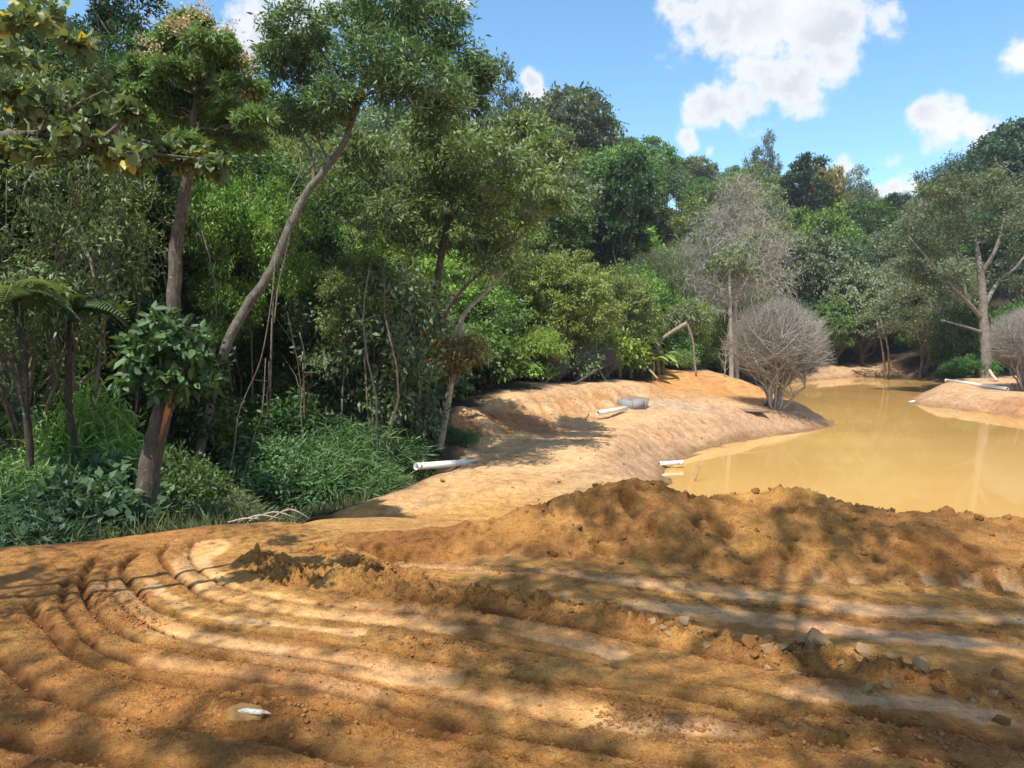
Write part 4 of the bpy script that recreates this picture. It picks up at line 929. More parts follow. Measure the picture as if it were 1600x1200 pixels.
for px, top, Y, c, lb in [(1500,560,47,(.06,.14,.03),'bright green bush on the right shore, left one'),(1525,555,46,(.05,.13,.03),'bright green bush on the right shore beside the big trunk'),(1480,578,49,(.06,.13,.035),'small green bush at the right water edge'),
                          (1060,548,37,(.10,.15,.045),'low fine leaved bush right of the banana clump'),(1270,555,64,(.10,.15,.05),'light green bush at the far beach'),(1330,560,67,(.06,.09,.04),'dark bush behind the far beach'),(1390,555,68,(.05,.08,.04),'dark bush behind the slim tan trunks')]:
    shrub_px('dense', px, top, Y, lb, c, None, 'shore_bush', 1.3)
# undergrowth that fills the forest edge and floor
ru = random.Random(11); nun = 0
cand = []
for _ in range(2600):
    y = 8.5 + 62 * ru.random() ** 1.4; tx = ru.uniform(-.76, .76); cand.append((tx * y, y))
ca = np.array(cand); csd = clear_sd(ca[:, 0], ca[:, 1]); psd = pond_sd(ca[:, 0], ca[:, 1])
taken = []
for (x, y), c_, p_ in zip(cand, csd, psd):
    if not (-9 < c_ < -.7) or p_ < .6: continue
    if x / y < -.05 and y < np.interp(x / y, [-.8, -.55, -.45, -.1], [10.5, 12, 15.5, 18]): continue
    sep_ = .9 + y * .022
    if any((x - a) ** 2 + (y - b) ** 2 < sep_ ** 2 for a, b in taken): continue
    taken.append((x, y))
    if nun >= 290: break
    nun += 1; u = ru.random(); c = ru.choice([MIDG, DARK, MIDG, BRIGHT, OLIVE, GREYG])
    tq = x / y; side = ('left forest' if tq < -.5 else 'forest behind the slim dark trunk' if tq < -.4 else 'forest behind the leaning trunk' if tq < -.28 else 'forest behind the multi stemmed tree' if tq < -.1 else 'forest above the clay bank' if tq < .08 else 'forest by the banana clump' if tq < .22
            else 'forest behind the dead brown tree' if tq < .34 else 'far beach' if tq < .46 else 'far pond end' if tq < .56 else 'right shore') + (' front' if y < 20 else '' if y < 34 else ' back')
    if u < .45 or y > 40:
        s = ru.uniform(.55, 1.0); place_tree('mid_under', x, y, f'leafy understory tree at the edge of the {side}', 'understory trees', jit(c, .25), s, s * ru.uniform(.9, 1.25), name='understory_tree')
    elif u < .65: shrub('broad', x, y, f'broad leaved understory shrub at the edge of the {side}', jit(c, .25), ru.uniform(.9, 1.7), group='understory shrubs', name='understory_shrub')
    elif u < .85: shrub('dense', x, y, f'dense understory shrub at the edge of the {side}', jit(c, .25), ru.uniform(.9, 1.8), group='understory shrubs', name='understory_shrub')
    else: shrub('bamboo', x, y, f'lance leaved understory shrub at the edge of the {side}', jit(c, .25), ru.uniform(.8, 1.4), group='understory shrubs', name='understory_shrub')
print('understory', nun)

# grass and litter on the ravine side
q = np.random.default_rng(55); gB = []; 
for _ in range(5200):
    if q.random() < .2:
        k = q.integers(0, len(edge_px) - 1); f_ = q.random(); e = gplat(edge_px[k][0] * (1 - f_) + edge_px[k + 1][0] * f_, edge_px[k][1] * (1 - f_) + edge_px[k + 1][1] * f_)
        x, y = e[0] - .1 + q.normal() * .25 - .4 * q.random(), e[1] + .18 + abs(q.normal()) * .8
    else:
        a = q.random(); p = G(np.interp(a, [0, .3, .6, 1], [440, 545, 640, 715]), np.interp(a, [0, .3, .6, 1], [812, 790, 757, 722]), -1.12); x, y = p.x - .25 - abs(q.normal()) * 1.3, p.y + .2 + abs(q.normal()) * .9
    gB.append((x, y))
gB = np.array(gB); gh = base_h(gB[:, 0], gB[:, 1])[0]; cs_ = clear_sd(gB[:, 0], gB[:, 1]); ok = cs_ < -.02; gB = np.c_[gB, gh - .01][ok]
gB = np.repeat(gB, 4, 0) + q.normal(size=(len(gB) * 4, 3)) * np.array((.05, .05, 0)); m = len(gB)
V, Fq = leaf_arrays(gB, np.c_[q.normal(size=(m, 2)) * .55, np.ones(m)], unit(q.normal(size=(m, 3)) + np.array((0, -.5, .2))), .12 + .28 * q.random(m) ** 2, .008 + .008 * q.random(m))
go = link('grass', build_mesh('grass', V, Fq, {'tint': np.repeat(np.clip(.5 + .3 * q.normal(size=m), .02, .95), 4)}), M_LEAF, color=(.065, .078, .032))
tag(go, 'thin green grass along the ravine side of the cleared earth', 'grass', kind='stuff')

# tree ferns
def tree_fern(px, py, Y, label, col, R=.95, n=13):
    q = np.random.default_rng(int(px)); top = W(px, py, Y); b = (top.x, top.y, gz(top.x, top.y)); e = empty('tree_fern', b, label, 'tree fern')
    mb = MB(); mb.tube(wiggle((b[0], b[1], b[2] - .1), top, q, 7, .03), np.linspace(.045, .04, 7), 8); link('trunk', mb.mesh('trunk', b, True), M_BARK, e, color=(.06, .048, .036))
    t = np.linspace(0, 1, 26)
    x = R * t; z = R * (.55 * t - .85 * t ** 2.2); P0 = np.c_[x, np.zeros(26), z]
    B = np.concatenate([P0[1:], P0[1:]]); ll = R * .30 * np.sin(np.clip(t[1:] * 2.9 + .25, 0, math.pi)); ll = np.r_[ll, ll] + .02
    D = np.concatenate([np.tile((.35, 1, -.25), (25, 1)), np.tile((.35, -1, -.25), (25, 1))]); V, Fq = leaf_arrays(B, D, np.tile((0., 0, 1), (50, 1)), ll, np.full(50, .042), .05)
    sv = MB(); sv.add(V, Fq); sv.tube(P0[::3], np.linspace(.012, .003, len(P0[::3])), 4, False)
    me = build_mesh('frond', np.concatenate(sv.V), np.concatenate(sv.F4), {'tint': np.full(sv.n, .6)})
    for i in range(n):
        o = link('frond', me, M_LEAF, e, loc=Vector(top) - Vector(b), color=col); o.rotation_euler = (q.normal() * .12, q.normal() * .22, i * 6.283 / n + q.normal() * .12); s = .85 + .3 * q.random(); o.scale = (s, s, s)
tree_fern(112, 485, 9.6, 'tree fern with dark stem and arching fronds in the shaded left forest', (.055, .085, .042), .75)
tree_fern(25, 465, 8.8, 'pale fronded tree fern at the left edge of the picture', (.085, .115, .065), .7)
tree_fern(70, 625, 10.5, 'lower small tree fern among the left shrubs', (.06, .095, .05), .6)

# thin bare stems standing in the left forest
rs = random.Random(17); qs2 = np.random.default_rng(18)
for i in range(34):
    px = rs.uniform(5, 640); Y = rs.uniform(10.5, 15) if px < 200 else rs.uniform(14.6, 19); x = ray(px, 500).x * Y; z = gz(x, Y); h = rs.uniform(3.0, 6.5); r = rs.uniform(.014, .035)
    zone = 'left of the slim dark trunk' if px < 215 else 'between the slim dark and leaning trunks' if px < 330 else 'right of the leaning trunk base' if px < 480 else 'left of the multi stemmed tree'
    P = wiggle((x, Y, z - .1), (x + rs.gauss(0, .35), Y + rs.gauss(0, .3), z + h), qs2, 9, .035); mb = MB(); mb.tube(P, np.linspace(r, r * .4, 9), 6)
    for k in (5, 6, 7): mb.tube(wiggle(P[k], P[k] + qs2.normal(size=3) * np.array((.5, .5, .3)) + np.array((0, 0, .4)), qs2, 5, .12), np.linspace(r * .4, .004, 5), 4, False)
    tag(link('leafless_sapling', mb.mesh('leafless_sapling', (x, Y, z), True), M_BARK, loc=(x, Y, z), color=jit((.13, .11, .09), .4)), f'{"thin" if r < .022 else "slim"} {"short" if h < 4.2 else "tall"} leafless sapling {zone}', 'sapling', 'leafless saplings of the left forest')
# lianas
for lb, pts, Y, r in [('pale looping liana right of the leaning trunk base', [(322,765),(345,757),(358,738),(366,700),(372,650),(385,615),(408,560),(424,470),(430,400)], 12.4, .018),
                      ('thin brown liana beside the pale looping one', [(372,770),(388,720),(398,680),(410,640),(415,560)], 12.8, .014), ('liana wound along the upper leaning trunk', [(428,505),(436,440),(452,370),(450,310),(470,265),(462,225)], 13.6, .016),
                      ('hanging liana right of the slim dark trunk top', [(295,285),(300,330),(318,370),(335,440),(338,500)], 9.2, .010), ('hanging liana strand in the middle of the left forest', [(468,520),(476,560),(470,640),(476,700)], 15, .014),
                      ('thin upright liana left of the multi stemmed tree', [(560,440),(590,490),(605,560),(622,640)], 18.5, .022), ('short curved liana under the pale crown at far left', [(112,355),(130,385),(142,410),(148,440)], 9.5, .035)]:
    P = smooth_line([tuple(W(a, b, Y + .1 * math.sin(i * 1.7))) for i, (a, b) in enumerate(pts)], 4); mb = MB(); mb.tube(P, np.linspace(r * .9, r * .5, len(P)), 6)
    tag(link('liana', mb.mesh('liana', tuple(P[0]), True), M_BARK, loc=tuple(P[0]), color=(.17, .145, .11)), lb, 'liana', 'lianas of the left forest')
# climbing leaves on the thicket between the trunks
# ------------------------------------------------------------------ bare bushes
def bare_bush(seed, R=2.1, zc=2.35, mains=11, sec=90, tw=3400, zr=None):
    q = np.random.default_rng(seed); mb = MB(); zr = zr or R * .95; C = np.array((0, 0, zc)); S = []
    for i in range(mains):
        a = i * 2.39996; el = .35 + .9 * ((i + .5) / mains); d = np.array((math.cos(a) * math.cos(el), math.sin(a) * math.cos(el), math.sin(el)))
        e = C * .55 + d * np.array((R, R, zr)) * .55; P = wiggle((math.cos(a) * .12, math.sin(a) * .12, -.2), e, q, 7, .06, .02); mb.tube(P, np.linspace(.055, .022, 7), 6); S.append(P)
    S2 = []
    for i in range(sec):
        P = S[q.integers(mains)]; k = q.integers(2, 7); d = unit(q.normal(size=3)); d[2] = abs(d[2]) * 1.2 - .25; d = unit(d)
        e = C + d * np.array((R, R, zr)) * (.55 + .2 * q.random()); P2 = wiggle(P[k], e, q, 6, .07); mb.tube(P2, np.linspace(.02, .009, 6), 4, False); S2.append(P2)
    for i in range(tw):
        P = S2[q.integers(sec)]; b = P[q.integers(1, 6)]; o = (b - C * .75) / np.array((R, R, zr)); d = unit(unit(o) + q.normal(size=3) * .42)
        if d[2] < -.45: continue
        lim = C + d * np.array((R, R, zr)) * (.80 + .16 * q.random() + .07 * math.sin(3 * d[0] + 2) * math.cos(4 * d[1]) + .05 * math.sin(7 * d[2] + 5 * d[0])); mb.tube(wiggle(b, lim, q, 4, .06), np.linspace(.0085, .0035, 4), 3, False)
    return mb.mesh('twigs')
bmesh_ = bare_bush(3)
def place_bush(label, px, py, z, s, rz=0, squash=1.0, name='bare_globe_bush', col=None, Y=None):
    p = G(px, py, z) if Y is None else W(px, py, Y); zz = gz(p.x, p.y); e = empty(name, (p.x, p.y, zz), label, 'bush'); e.scale = (s, s, s * squash); e.rotation_euler = (0, 0, rz); link('branches', bmesh_, M_TWIG, e)
    return e
place_bush('large leafless grey globe bush standing on the spit by the pond', 1210, 636, -1.2, 1.10, squash=.93)
place_bush('leafless grey globe bush cut by the right edge of the picture', 1602, 604, -1.0, 1.0, 2.0)
for lb, px, Y, s in [('tangle of dry grey brush left of the fallen dark log', 905, 29.8, .42), ('grey dry brush tangle behind the fallen dark log', 945, 31.5, .40), ('small dry brush tangle at the bank edge', 865, 29.0, .34)]:
    x = ray(px, 600).x * Y; e = place_bush(lb, px, 600, 0, s, px, 1.1, 'dry_brush', Y=Y); e.location = (x, Y, gz(x, Y) - .3)
x = ray(1132, 600).x * 36; qs = np.random.default_rng(12); sb = (x, 36.0, gz(x, 36)); mb = MB(); tr = wiggle((x, 36, sb[2] - .1), (x + .1, 36, sb[2] + 1.9), qs, 7, .03); mb.tube(tr, np.linspace(.03, .008, 7), 5)
for i in range(16):
    b = tr[1 + i % 6]; a = i * 2.4; mb.tube(wiggle(b, b + np.array((math.cos(a) * .35, math.sin(a) * .35, .45 + .3 * qs.random())), qs, 4, .08), np.linspace(.012, .004, 4), 4, False)
tag(link('bare_sapling', mb.mesh('bare_sapling', sb), M_TWIG, loc=sb), 'small bare sapling left of the globe bush', 'sapling')
# tall brownish dead tree
YT = 43; qT = np.random.default_rng(77); bT = W(1150, 592, YT)
stT = [([tuple(W(a, b, YT + d)) for a, b, d in q_], r) for q_, r in [([(1150,605,0),(1150,560,0),(1148,480,0),(1150,400,0),(1155,330,0)], [.2, .17, .14, .10, .03]), ([(1148,500,0),(1120,440,-.4),(1105,370,-.5)], [.10, .07, .03]), ([(1149,470,0),(1180,410,.4),(1195,340,.5)], [.10, .07, .03]), ([(1150,530,0),(1175,470,-.5),(1200,430,-.6)], [.08, .05, .02])]]
clT = clump_px([(1150,325,34),(1115,365,32),(1185,355,34),(1150,385,36),(1105,420,28),(1195,415,30),(1145,440,34),(1175,465,28),(1120,465,26),(1160,300,22),(1210,385,26),(1088,400,26),(1130,345,26),(1090,450,24),(1210,445,24)], YT, qT, .8, 1.0)
hero('dead_brown_tree', 'tall brownish grey dried out tree behind the big globe bush', tuple(bT), stT, clT, dict(sprays=26, per=36, ln=.50, wd=.016, droop=.5, spread=.34, shell=.15, tint_amp=.4), (.135, .12, .108), (.25, .225, .195), qT, .05, twigs=9)
_dc = [o for o in COL.objects if o.parent and o.parent.name.startswith('dead_brown_tree') and o.name.startswith('crown')][0]; _dc.data.materials[0] = M_TWIG

# ------------------------------------------------------------------ banana clump, snapped trunk, logs, sticks
def banana(px, Y, h, label, seed):
    q = np.random.default_rng(seed); x = ray(px, 600).x * Y; b = (x, Y, gz(x, Y)); e = empty('banana_plant', b, label, 'banana plant', 'banana plants at the forest edge')
    mb = MB(); mb.tube([(0, 0, -.1), (.02, 0, h * .3), (.03, .02, h * .6)], [.09, .075, .05], 8); link('stem', mb.mesh('stem', smooth=True), M_BARK, e, color=(.16, .17, .06))
    for i in range(7):
        a = i * 2.4 + q.random(); Ln = h * (.55 + .25 * q.random()); t = np.linspace(0, 1, 8); el = .9 + .3 * q.normal()
        xr = Ln * t * math.cos(el * .6); z = h * .55 + Ln * (t * math.sin(el) - .75 * t ** 2.3); w = .16 * np.sin(np.clip(t * 2.9 + .2, 0, math.pi)) * h / 1.6
        ca_, sa = math.cos(a), math.sin(a); V = []
        for k in range(8):
            for s in (-1, 0, 1): V.append((xr[k] * ca_ - s * w[k] * sa, xr[k] * sa + s * w[k] * ca_, z[k] - abs(s) * w[k] * .25))
        Fq = [(k * 3 + j, k * 3 + j + 1, k * 3 + j + 4, k * 3 + j + 3) for k in range(7) for j in (0, 1)]
        link('leaf', build_mesh('leaf', V, Fq, {'tint': np.full(len(V), .55 + .2 * q.random())}, True), M_LEAF, e, color=jit((.13, .20, .045) if i < 5 else (.20, .13, .06), .2))
for i, (px, Y, h, lb) in enumerate([(985,33,1.9,'leftmost banana plant of the clump at the forest edge'), (1003,33.8,2.2,'tall banana plant in the middle of the clump'), (1020,33.2,1.7,'banana plant right of the tallest in the clump'), (968,32.4,1.4,'low banana plant nearest the fallen dark log'), (1035,34.5,1.6,'rightmost banana plant below the snapped trunk')]): banana(px, Y, h, lb, 90 + i)
def log(name, label, pts, r, col, cat='log', k=7, group=None):
    P = smooth_line(pts, 4); mb = MB(); R = np.interp(np.linspace(0, 1, len(P)), np.linspace(0, 1, len(r)), r); mb.tube(P, R, k)
    return tag(link(name, mb.mesh(name, tuple(P[0]), True), M_BARK, loc=tuple(P[0]), color=col), label, cat, group)
def on(px, py, Y, up): x = ray(px, py).x * Y; return (x, Y, gz(x, Y) + up)
log('snapped_trunk', 'snapped pale trunk bent over with moss above the banana clump', [tuple(W(a, b, 34.5)) for a, b in [(1030,592),(1027,560),(1029,538),(1042,524),(1073,505)]], [.11, .10, .085, .09, .10], (.24, .22, .15), 'trunk')
log('broken_limb', 'thin broken limb hanging from the snapped trunk tip', [tuple(W(a, b, 34.6)) for a, b in [(1073,506),(1082,530),(1085,560),(1088,588)]], [.05, .045, .04, .04], (.26, .22, .18), 'limb')
log('fallen_log', 'thin dark fallen log slanting up from the clay bank', [tuple(W(a, b, y)) for a, b, y in [(884,606,27.8),(905,596,28.2),(930,580,28.8),(956,567,29.2)]], [.05, .06, .06, .05], (.07, .055, .04))
log('grey_branch', 'pale grey dead branch lying at the terrace edge', [tuple(W(a, b, y)) for a, b, y in [(936,578,30.5),(944,592,29.8),(960,604,29.2)]], [.05, .06, .05], (.32, .28, .23), 'branch')
log('leaning_pole', 'thin leaning dead pole before the banana clump', [tuple(W(a, b, y)) for a, b, y in [(1000,562,33),(1015,578,32.4),(1028,592,32)]], [.04, .045, .04], (.35, .27, .18), 'pole')
p = G(548, 768, -1.5)
log('curved_branch', 'grey curved fallen branch below the ravine thicket', [tuple(W(a, b, y)) for a, b, y in [(552,728,14.6),(536,742,14.2),(518,757,13.9),(505,775,13.6),(488,795,13.4)]], [.05, .06, .06, .045, .02], (.27, .24, .20), 'branch')
log('bank_stick', 'thin pale stick lying on the clay bank left of the concrete box', [on(920, 622, 25.3, .04), on(916, 634, 24.2, .03), on(911, 646, 23.2, .03)], [.02, .018, .015], (.52, .38, .22), 'stick')
log('shore_log', 'short pale log leaning at the foot of the big right tree', [on(1546, 580, 43.5, .55), on(1552, 588, 42.8, .25), on(1558, 592, 42.2, .05)], [.09, .09, .08], (.5, .42, .3))
log('brown_stump', 'small brown stump under the right hand globe bush', [on(1583, 600, 38.5, -.1), on(1583, 600, 38.5, .35)], [.14, .11], (.34, .2, .1), 'stump')
e0 = gplat(368, 817)
for i, (a, b, l) in enumerate([(362,820,.35),(378,818,.5),(395,816,.6),(425,812,.5)]):
    e = gplat(a, b); z = gz(e[0], e[1] + .1)
    log('dry_root', 'dry grey root poking out at the platform edge', [(e[0] - .1, e[1] + .15, z + .01), (e[0] + l * .3, e[1] + .12, z + .06 + .03 * i), (e[0] + l * .7, e[1] + .2, z + .03)], [.008, .012, .005], (.36, .30, .24), 'root', 5, 'dry roots at the platform edge')
pw = G(1084, 752, ZW); tw_ = MB()
tw_.tube([(pw.x, pw.y, ZW - .1), (pw.x + .15, pw.y, ZW + .35), (pw.x + .25, pw.y, ZW + .6)], [.012, .01, .004], 5); tw_.tube([(pw.x + .14, pw.y, ZW + .33), (pw.x - .05, pw.y, ZW + .5)], [.008, .003], 4); tw_.tube([(pw.x + .18, pw.y, ZW + .42), (pw.x + .4, pw.y, ZW + .42)], [.007, .003], 4)
tag(link('twig', tw_.mesh('twig', tuple(pw)), M_TWIG, loc=tuple(pw)), 'forked twig sticking out of the muddy water by the mound', 'twig')

# ------------------------------------------------------------------ pipes and concrete box
def pipe(label, p0, p1, r, name='drain_pipe'):
    p0 = Vector(p0); p1 = Vector(p1); ax = (p1 - p0).normalized(); mb = MB(); k = 20
    U = ax.cross(Vector((0, 0, 1))).normalized(); Vv = ax.cross(U); ring = lambda c, rr: [c + U * rr * math.cos(a * 2 * math.pi / k) + Vv * rr * math.sin(a * 2 * math.pi / k) for a in range(k)]
    V = ring(p0, r) + ring(p1, r) + ring(p1, r * .9) + ring(p0, r * .9); Fq = []
    for s in range(4):
        for a in range(k): Fq.append((s * k + a, s * k + (a + 1) % k, ((s + 1) % 4) * k + (a + 1) % k, ((s + 1) % 4) * k + a))
    e = empty(name, p0, label, 'pipe'); mb.add(V, Fq); me = mb.mesh('tube', tuple(p0)); link('tube', me, M_PVC, e)
    cl_ = MB()
    for f_ in (.0,):
        c = p0 + ax * .03; V = ring(c - ax * .028, r * 1.06) + ring(c + ax * .09, r * 1.06) + ring(c + ax * .09, r * 1.005) + ring(c - ax * .028, r * 1.005); cl_.add(V, Fq)
    link('collar', cl_.mesh('collar', tuple(p0)), M_PVC, e)
    return e
pipe('white drain pipe sticking out over the ravine on the left of the dam', W(650, 729, 15.3), W(750, 721, 16.9), .075)
bx0 = G(978, 641, -1.0); zb = gz(bx0.x, bx0.y)
pipe('white pipe running from the concrete box along the dam top', W(934, 645, 24.6), W(979, 638, 25.9), .075)
pipe('short white pipe stub at the pond edge behind the mound', W(1067, 722.5, 20.6), W(1030, 725, 20.4), .065)
pipe('long white pipe lying across the right hand spit', on(1478, 603, 43.6, .09), on(1574, 615, 38.2, .10), .10)
pipe('white pipe end at the water on the tip of the right spit', W(1420, 629, 40.4), W(1436, 626, 40.6), .07)
cb = empty('concrete_box', (bx0.x + .28, bx0.y + .5, zb), 'open grey concrete drain box at the end of the white pipe', 'box'); cb.rotation_euler = (0, 0, .62); cb.scale = (.82, .82, .75)
for nm, c, s in [('wall', (-.42, 0, .13), (.08, .92, .52)), ('wall', (.42, 0, .13), (.08, .92, .52)), ('wall', (0, -.42, .135), (.758, .08, .51)), ('wall', (0, .42, .135), (.758, .08, .51)), ('floor', (0, 0, -.05), (.75, .75, .08))]:
    mb = MB(); mb.box(c, s); link(nm, mb.mesh(nm), M_CONC, cb)
def board(label, c, size, rz, rx, ry, m=M_PLANK, name='board'):
    mb = MB(); mb.box((0, 0, 0), size); o = link(name, mb.mesh(name), m, loc=c); o.rotation_euler = (rx, ry, rz); bv = o.modifiers.new('bevel', 'BEVEL'); bv.width = .008; return tag(o, label, name)
c = G(1000, 630, -.8); board('muddy board leaning up behind the concrete box', (c.x - .05, c.y + .35, gz(c.x, c.y) + .22), (.85, .04, .42), -.45, -.45, .12)
c = G(1178, 640, -1.18); board('muddy board lying beside the globe bush foot', (c.x, c.y, gz(c.x, c.y) + .07), (1.0, .5, .07), .3, .05, .06)

# ------------------------------------------------------------------ clods, stones, crumbs
import bmesh
def rock_mesh(name, seed, sq=(1, 1, .75), n=16):
    q = random.Random(seed); bm = bmesh.new()
    for _ in range(n):
        v = Vector((q.gauss(0, 1), q.gauss(0, 1), q.gauss(0, 1))).normalized() * q.uniform(.75, 1.1); bm.verts.new((v.x * sq[0], v.y * sq[1], v.z * sq[2]))
    r = bmesh.ops.convex_hull(bm, input=bm.verts); bmesh.ops.delete(bm, geom=[g for g in r['geom_interior'] if isinstance(g, bmesh.types.BMVert)], context='VERTS')
    me = bpy.data.meshes.new(name); bm.to_mesh(me); bm.free(); return me
ROCKS = [rock_mesh('clod', i, (1, .8, .6) if i % 2 else (1, .9, .8)) for i in range(8)]
ROCKSP = [m.copy() for m in ROCKS]
def clod(x, y, r, label, group=None, m=M_CLOD, name='soil_clod', cat='clod', z=None, sink=.25):
    me = random.choice(ROCKSP if m is M_CLOD else ROCKS); o = link(name, me, m, loc=(x, y, (topz(x, y) if z is None else z) + r * sink)); o.scale = (r, r, r)
    o.rotation_euler = (random.gauss(0, .5), random.gauss(0, .5), random.random() * 6.28); return tag(o, label, cat, group)
rc = random.Random(9)
big = [(1278,1018,.075,'largest pale clay slab in the rubble ridge'), (1350,1018,.055,'pale angular clod right of the largest slab'), (1172,1000,.05,'pale split clod left of the largest slab'), (1068,985,.045,'tall pale clod at the left end of the rubble ridge'), (1385,1030,.045,'pale clod pair member at the right of the rubble ridge'),
       (1440,1058,.045,'pale flat clod low on the right of the rubble ridge'), (1255,1005,.05,'thin pale slab leaning beside the largest slab'), (1200,1010,.035,'small pale clod between the split clod and the largest slab'), (1075,918,.03,'white chip of stone lying on the grey packed track'), (880,948,.045,'pale flake standing at the start of the rubble ridge'), (905,955,.035,'small pale flake beside the standing one'), (1370,1183,.02,'pale pebble near the bottom right')]
for px, py, r, lb in big:
    e = gplat(px, py); clod(e[0], e[1], r * 1.3, lb)
for i in range(70):
    px = rc.uniform(1000, 1600); py = np.interp(px, [1000, 1100, 1220, 1340, 1460, 1640], [978, 1000, 1025, 1045, 1070, 1105]) + rc.gauss(0, 13); e = gplat(px, py)
    clod(e[0], e[1], .012 + .042 * rc.random() ** 1.8, 'small clay clod strewn in the rubble ridge beside the grey track', 'clods of the rubble ridge', rc.choice([M_CLOD, M_CLODB]))
for i in range(26):
    px = rc.uniform(560, 930); py = np.interp(px, [560, 700, 800, 930], [905, 940, 952, 962]) + rc.gauss(0, 12); e = gplat(px, py)
    clod(e[0], e[1], rc.uniform(.012, .03), 'small brown clod in the loose ridge left of the rubble', 'clods of the loose ridge', M_CLODB)
cx = [(1480,.085,'biggest brown clod standing on the mound crest near the pond'), (1430,.04,None), (1300,.045,None), (1530,.05,None), (1575,.05,None), (1085,.06,'rounded brown clod right of the mound peak'), (1110,.045,None), (1180,.05,None), (1205,.04,None), (1340,.035,None), (1395,.035,None), (1510,.035,None), (1020,.04,None), (930,.04,None), (850,.035,None), (790,.03,None)]
for px, r, lb in cx:
    tx = ray(px, 790).x; yy_ = np.linspace(4.5, 7.5, 60); zz_ = [(mz(tx * y, y) - CZ) / y for y in yy_]; y = yy_[int(np.argmax(zz_))] - .03
    clod(tx * y, y, r, lb or 'small brown clod resting on the mound crest', None if lb else 'clods on the mound crest', M_CLODB, sink=.12)
for i in range(60):
    px = rc.uniform(720, 1600); py = rc.uniform(790, 925); d = ray(px, py); yy_ = np.linspace(3.8, 7.0, 90); hit = [y for y in yy_ if mz(d.x * y, y) > CZ + d.z * y]
    if hit: clod(d.x * hit[0], hit[0], rc.uniform(.015, .04), 'brown clod stuck in the front face of the mound', 'clods on the mound face', M_CLODB, sink=.15)
for i in range(46):
    p = G(rc.uniform(560, 1150), rc.uniform(640, 800), -1.1)
    if float(clear_sd(np.array([p.x]), np.array([p.y]))[0]) < .3 or float(pond_sd(np.array([p.x]), np.array([p.y]))[0]) < .3 or p.y < 10.5: continue
    clod(p.x, p.y, .02 + .05 * rc.random() ** 2, 'small stone lying on the sunlit dam top', 'stones on the dam top', rc.choice([M_CLOD, M_CLODB]), 'dam_stone', 'stone', z=gz(p.x, p.y), sink=.4)
# crumbs too small to count
q = np.random.default_rng(66); base_r = [np.array([v.co for v in m.vertices]) for m in ROCKS]; base_f = [[tuple(p.vertices) for p in m.polygons] for m in ROCKS]
mb = MB(); n = 0
for _ in range(11000):
    u = q.random()
    if u < .42:
        x = q.uniform(-2, 4.6); y = q.uniform(3.8, 7.2)
        if mz(x, y) < fz(x, y) - .02: continue
    elif u < .75:
        pts, w, hh = ridges[q.integers(len(ridges))]; k = q.integers(len(pts) - 1); f_ = q.random(); e = gplat(pts[k][0] * (1 - f_) + pts[k + 1][0] * f_, pts[k][1] * (1 - f_) + pts[k + 1][1] * f_); x, y = e + q.normal(size=2) * w * .8
    elif u < .95:
        pts = grooves[q.integers(len(grooves))][0]; k = q.integers(len(pts) - 1); f_ = q.random(); e = gplat(pts[k][0] * (1 - f_) + pts[k + 1][0] * f_, pts[k][1] * (1 - f_) + pts[k + 1][1] * f_); x, y = e + q.normal(size=2) * .07 + np.array((0, -.06))
    else: y = q.uniform(2.4, 6.5); x = q.uniform(-.75, .75) * y
    r = (.004 + .017 * q.random() ** 2.6) * (1 if u < .75 else .7); i = q.integers(len(ROCKS)); a = q.random() * 6.28; R = np.array([[math.cos(a), -math.sin(a), 0], [math.sin(a), math.cos(a), 0], [0, 0, 1]])
    z = topz(x, y)
    if z < -1: continue
    mb.add(base_r[i] @ R.T * r + np.array((x, y, z + r * .08)), None, base_f[i])
tag(link('soil_crumbs', mb.mesh('soil_crumbs'), M_CLODB), 'loose brown soil crumbs scattered over the tracks and mound', 'crumbs', kind='stuff')
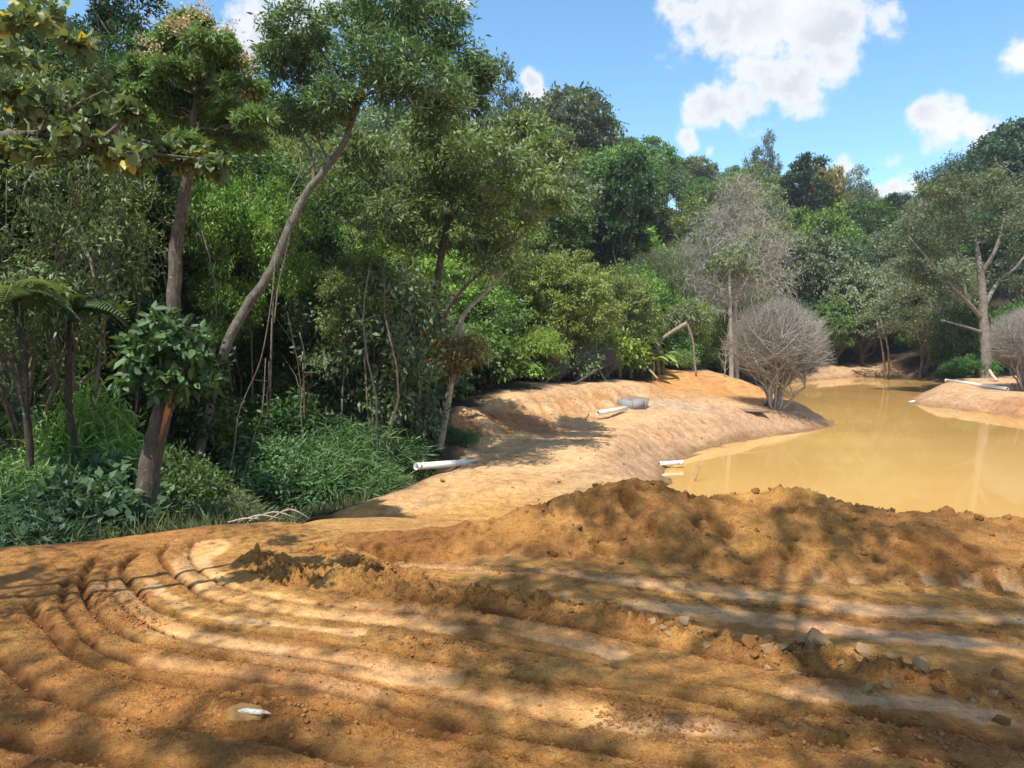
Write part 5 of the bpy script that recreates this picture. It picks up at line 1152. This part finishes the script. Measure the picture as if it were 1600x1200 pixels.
# half buried stone with a white scrape
e = gplat(385, 1117); z = fz(e[0], e[1]); s_e = empty('buried_stone', (e[0], e[1], z), 'half buried tan stone with a white scraped top in the left foreground', 'stone')
def blob(name, c, rad, seed, m):  # rounded lump
    q = np.random.default_rng(seed); bm = bmesh.new(); bmesh.ops.create_icosphere(bm, subdivisions=3, radius=1)
    for v in bm.verts:
        d = v.co.copy(); f_ = 1 + .22 * math.sin(3.1 * d.x + seed) * math.cos(2.7 * d.y + seed) + .10 * math.sin(7 * d.x + 5 * d.z + seed) + .08 * math.cos(11 * d.y + 6 * d.x); v.co = Vector((c[0] + d.x * rad[0] * f_, c[1] + d.y * rad[1] * f_, c[2] + max(-.6, min(.75, d.z)) * rad[2] * f_))
    me = bpy.data.meshes.new(name); bm.to_mesh(me); bm.free(); me.polygons.foreach_set('use_smooth', np.ones(len(me.polygons), bool)); return link(name, me, m, s_e)
for nm, sd_, c_, r_, m_ in (('stone_body', 71, (-.01, 0, -.006), (.125, .07, .05), M_STONE), ('white_scrape', 73, (.015, -.022, .024), (.115, .016, .015), M_SCRAPE)):
    o = link(nm, rock_mesh(nm, sd_, r_, 40), m_, s_e, loc=c_); o.rotation_euler = (0, 0, -.12)
c = G(1198, 634, -1.18); o = clod(c.x, c.y, .22, 'dark grey rock beside the globe bush foot', m=M_ROCK, name='dark_rock', cat='rock', z=gz(c.x, c.y)); 
bR_ = ROCKS[0].copy(); bR_.materials.clear(); bR_.materials.append(M_ROCK); o.data = bR_

# ------------------------------------------------------------------ faint haze over the valley
hm, hn, hl, hb = mat('haze_air'); hn.remove(hb); pv = nd(hn, 'ShaderNodeVolumePrincipled'); pv.inputs['Color'].default_value = (.80, .88, 1, 1); pv.inputs['Density'].default_value = .00045; pv.inputs['Anisotropy'].default_value = .2
hl.new(pv.outputs[0], hn['Material Output'].inputs['Volume'])
hz = MB(); hz.box((10, 105, 28), (400, 260, 66)); tag(link('haze', hz.mesh('haze'), hm), 'faint bluish haze in the air over the valley', 'haze', kind='stuff')
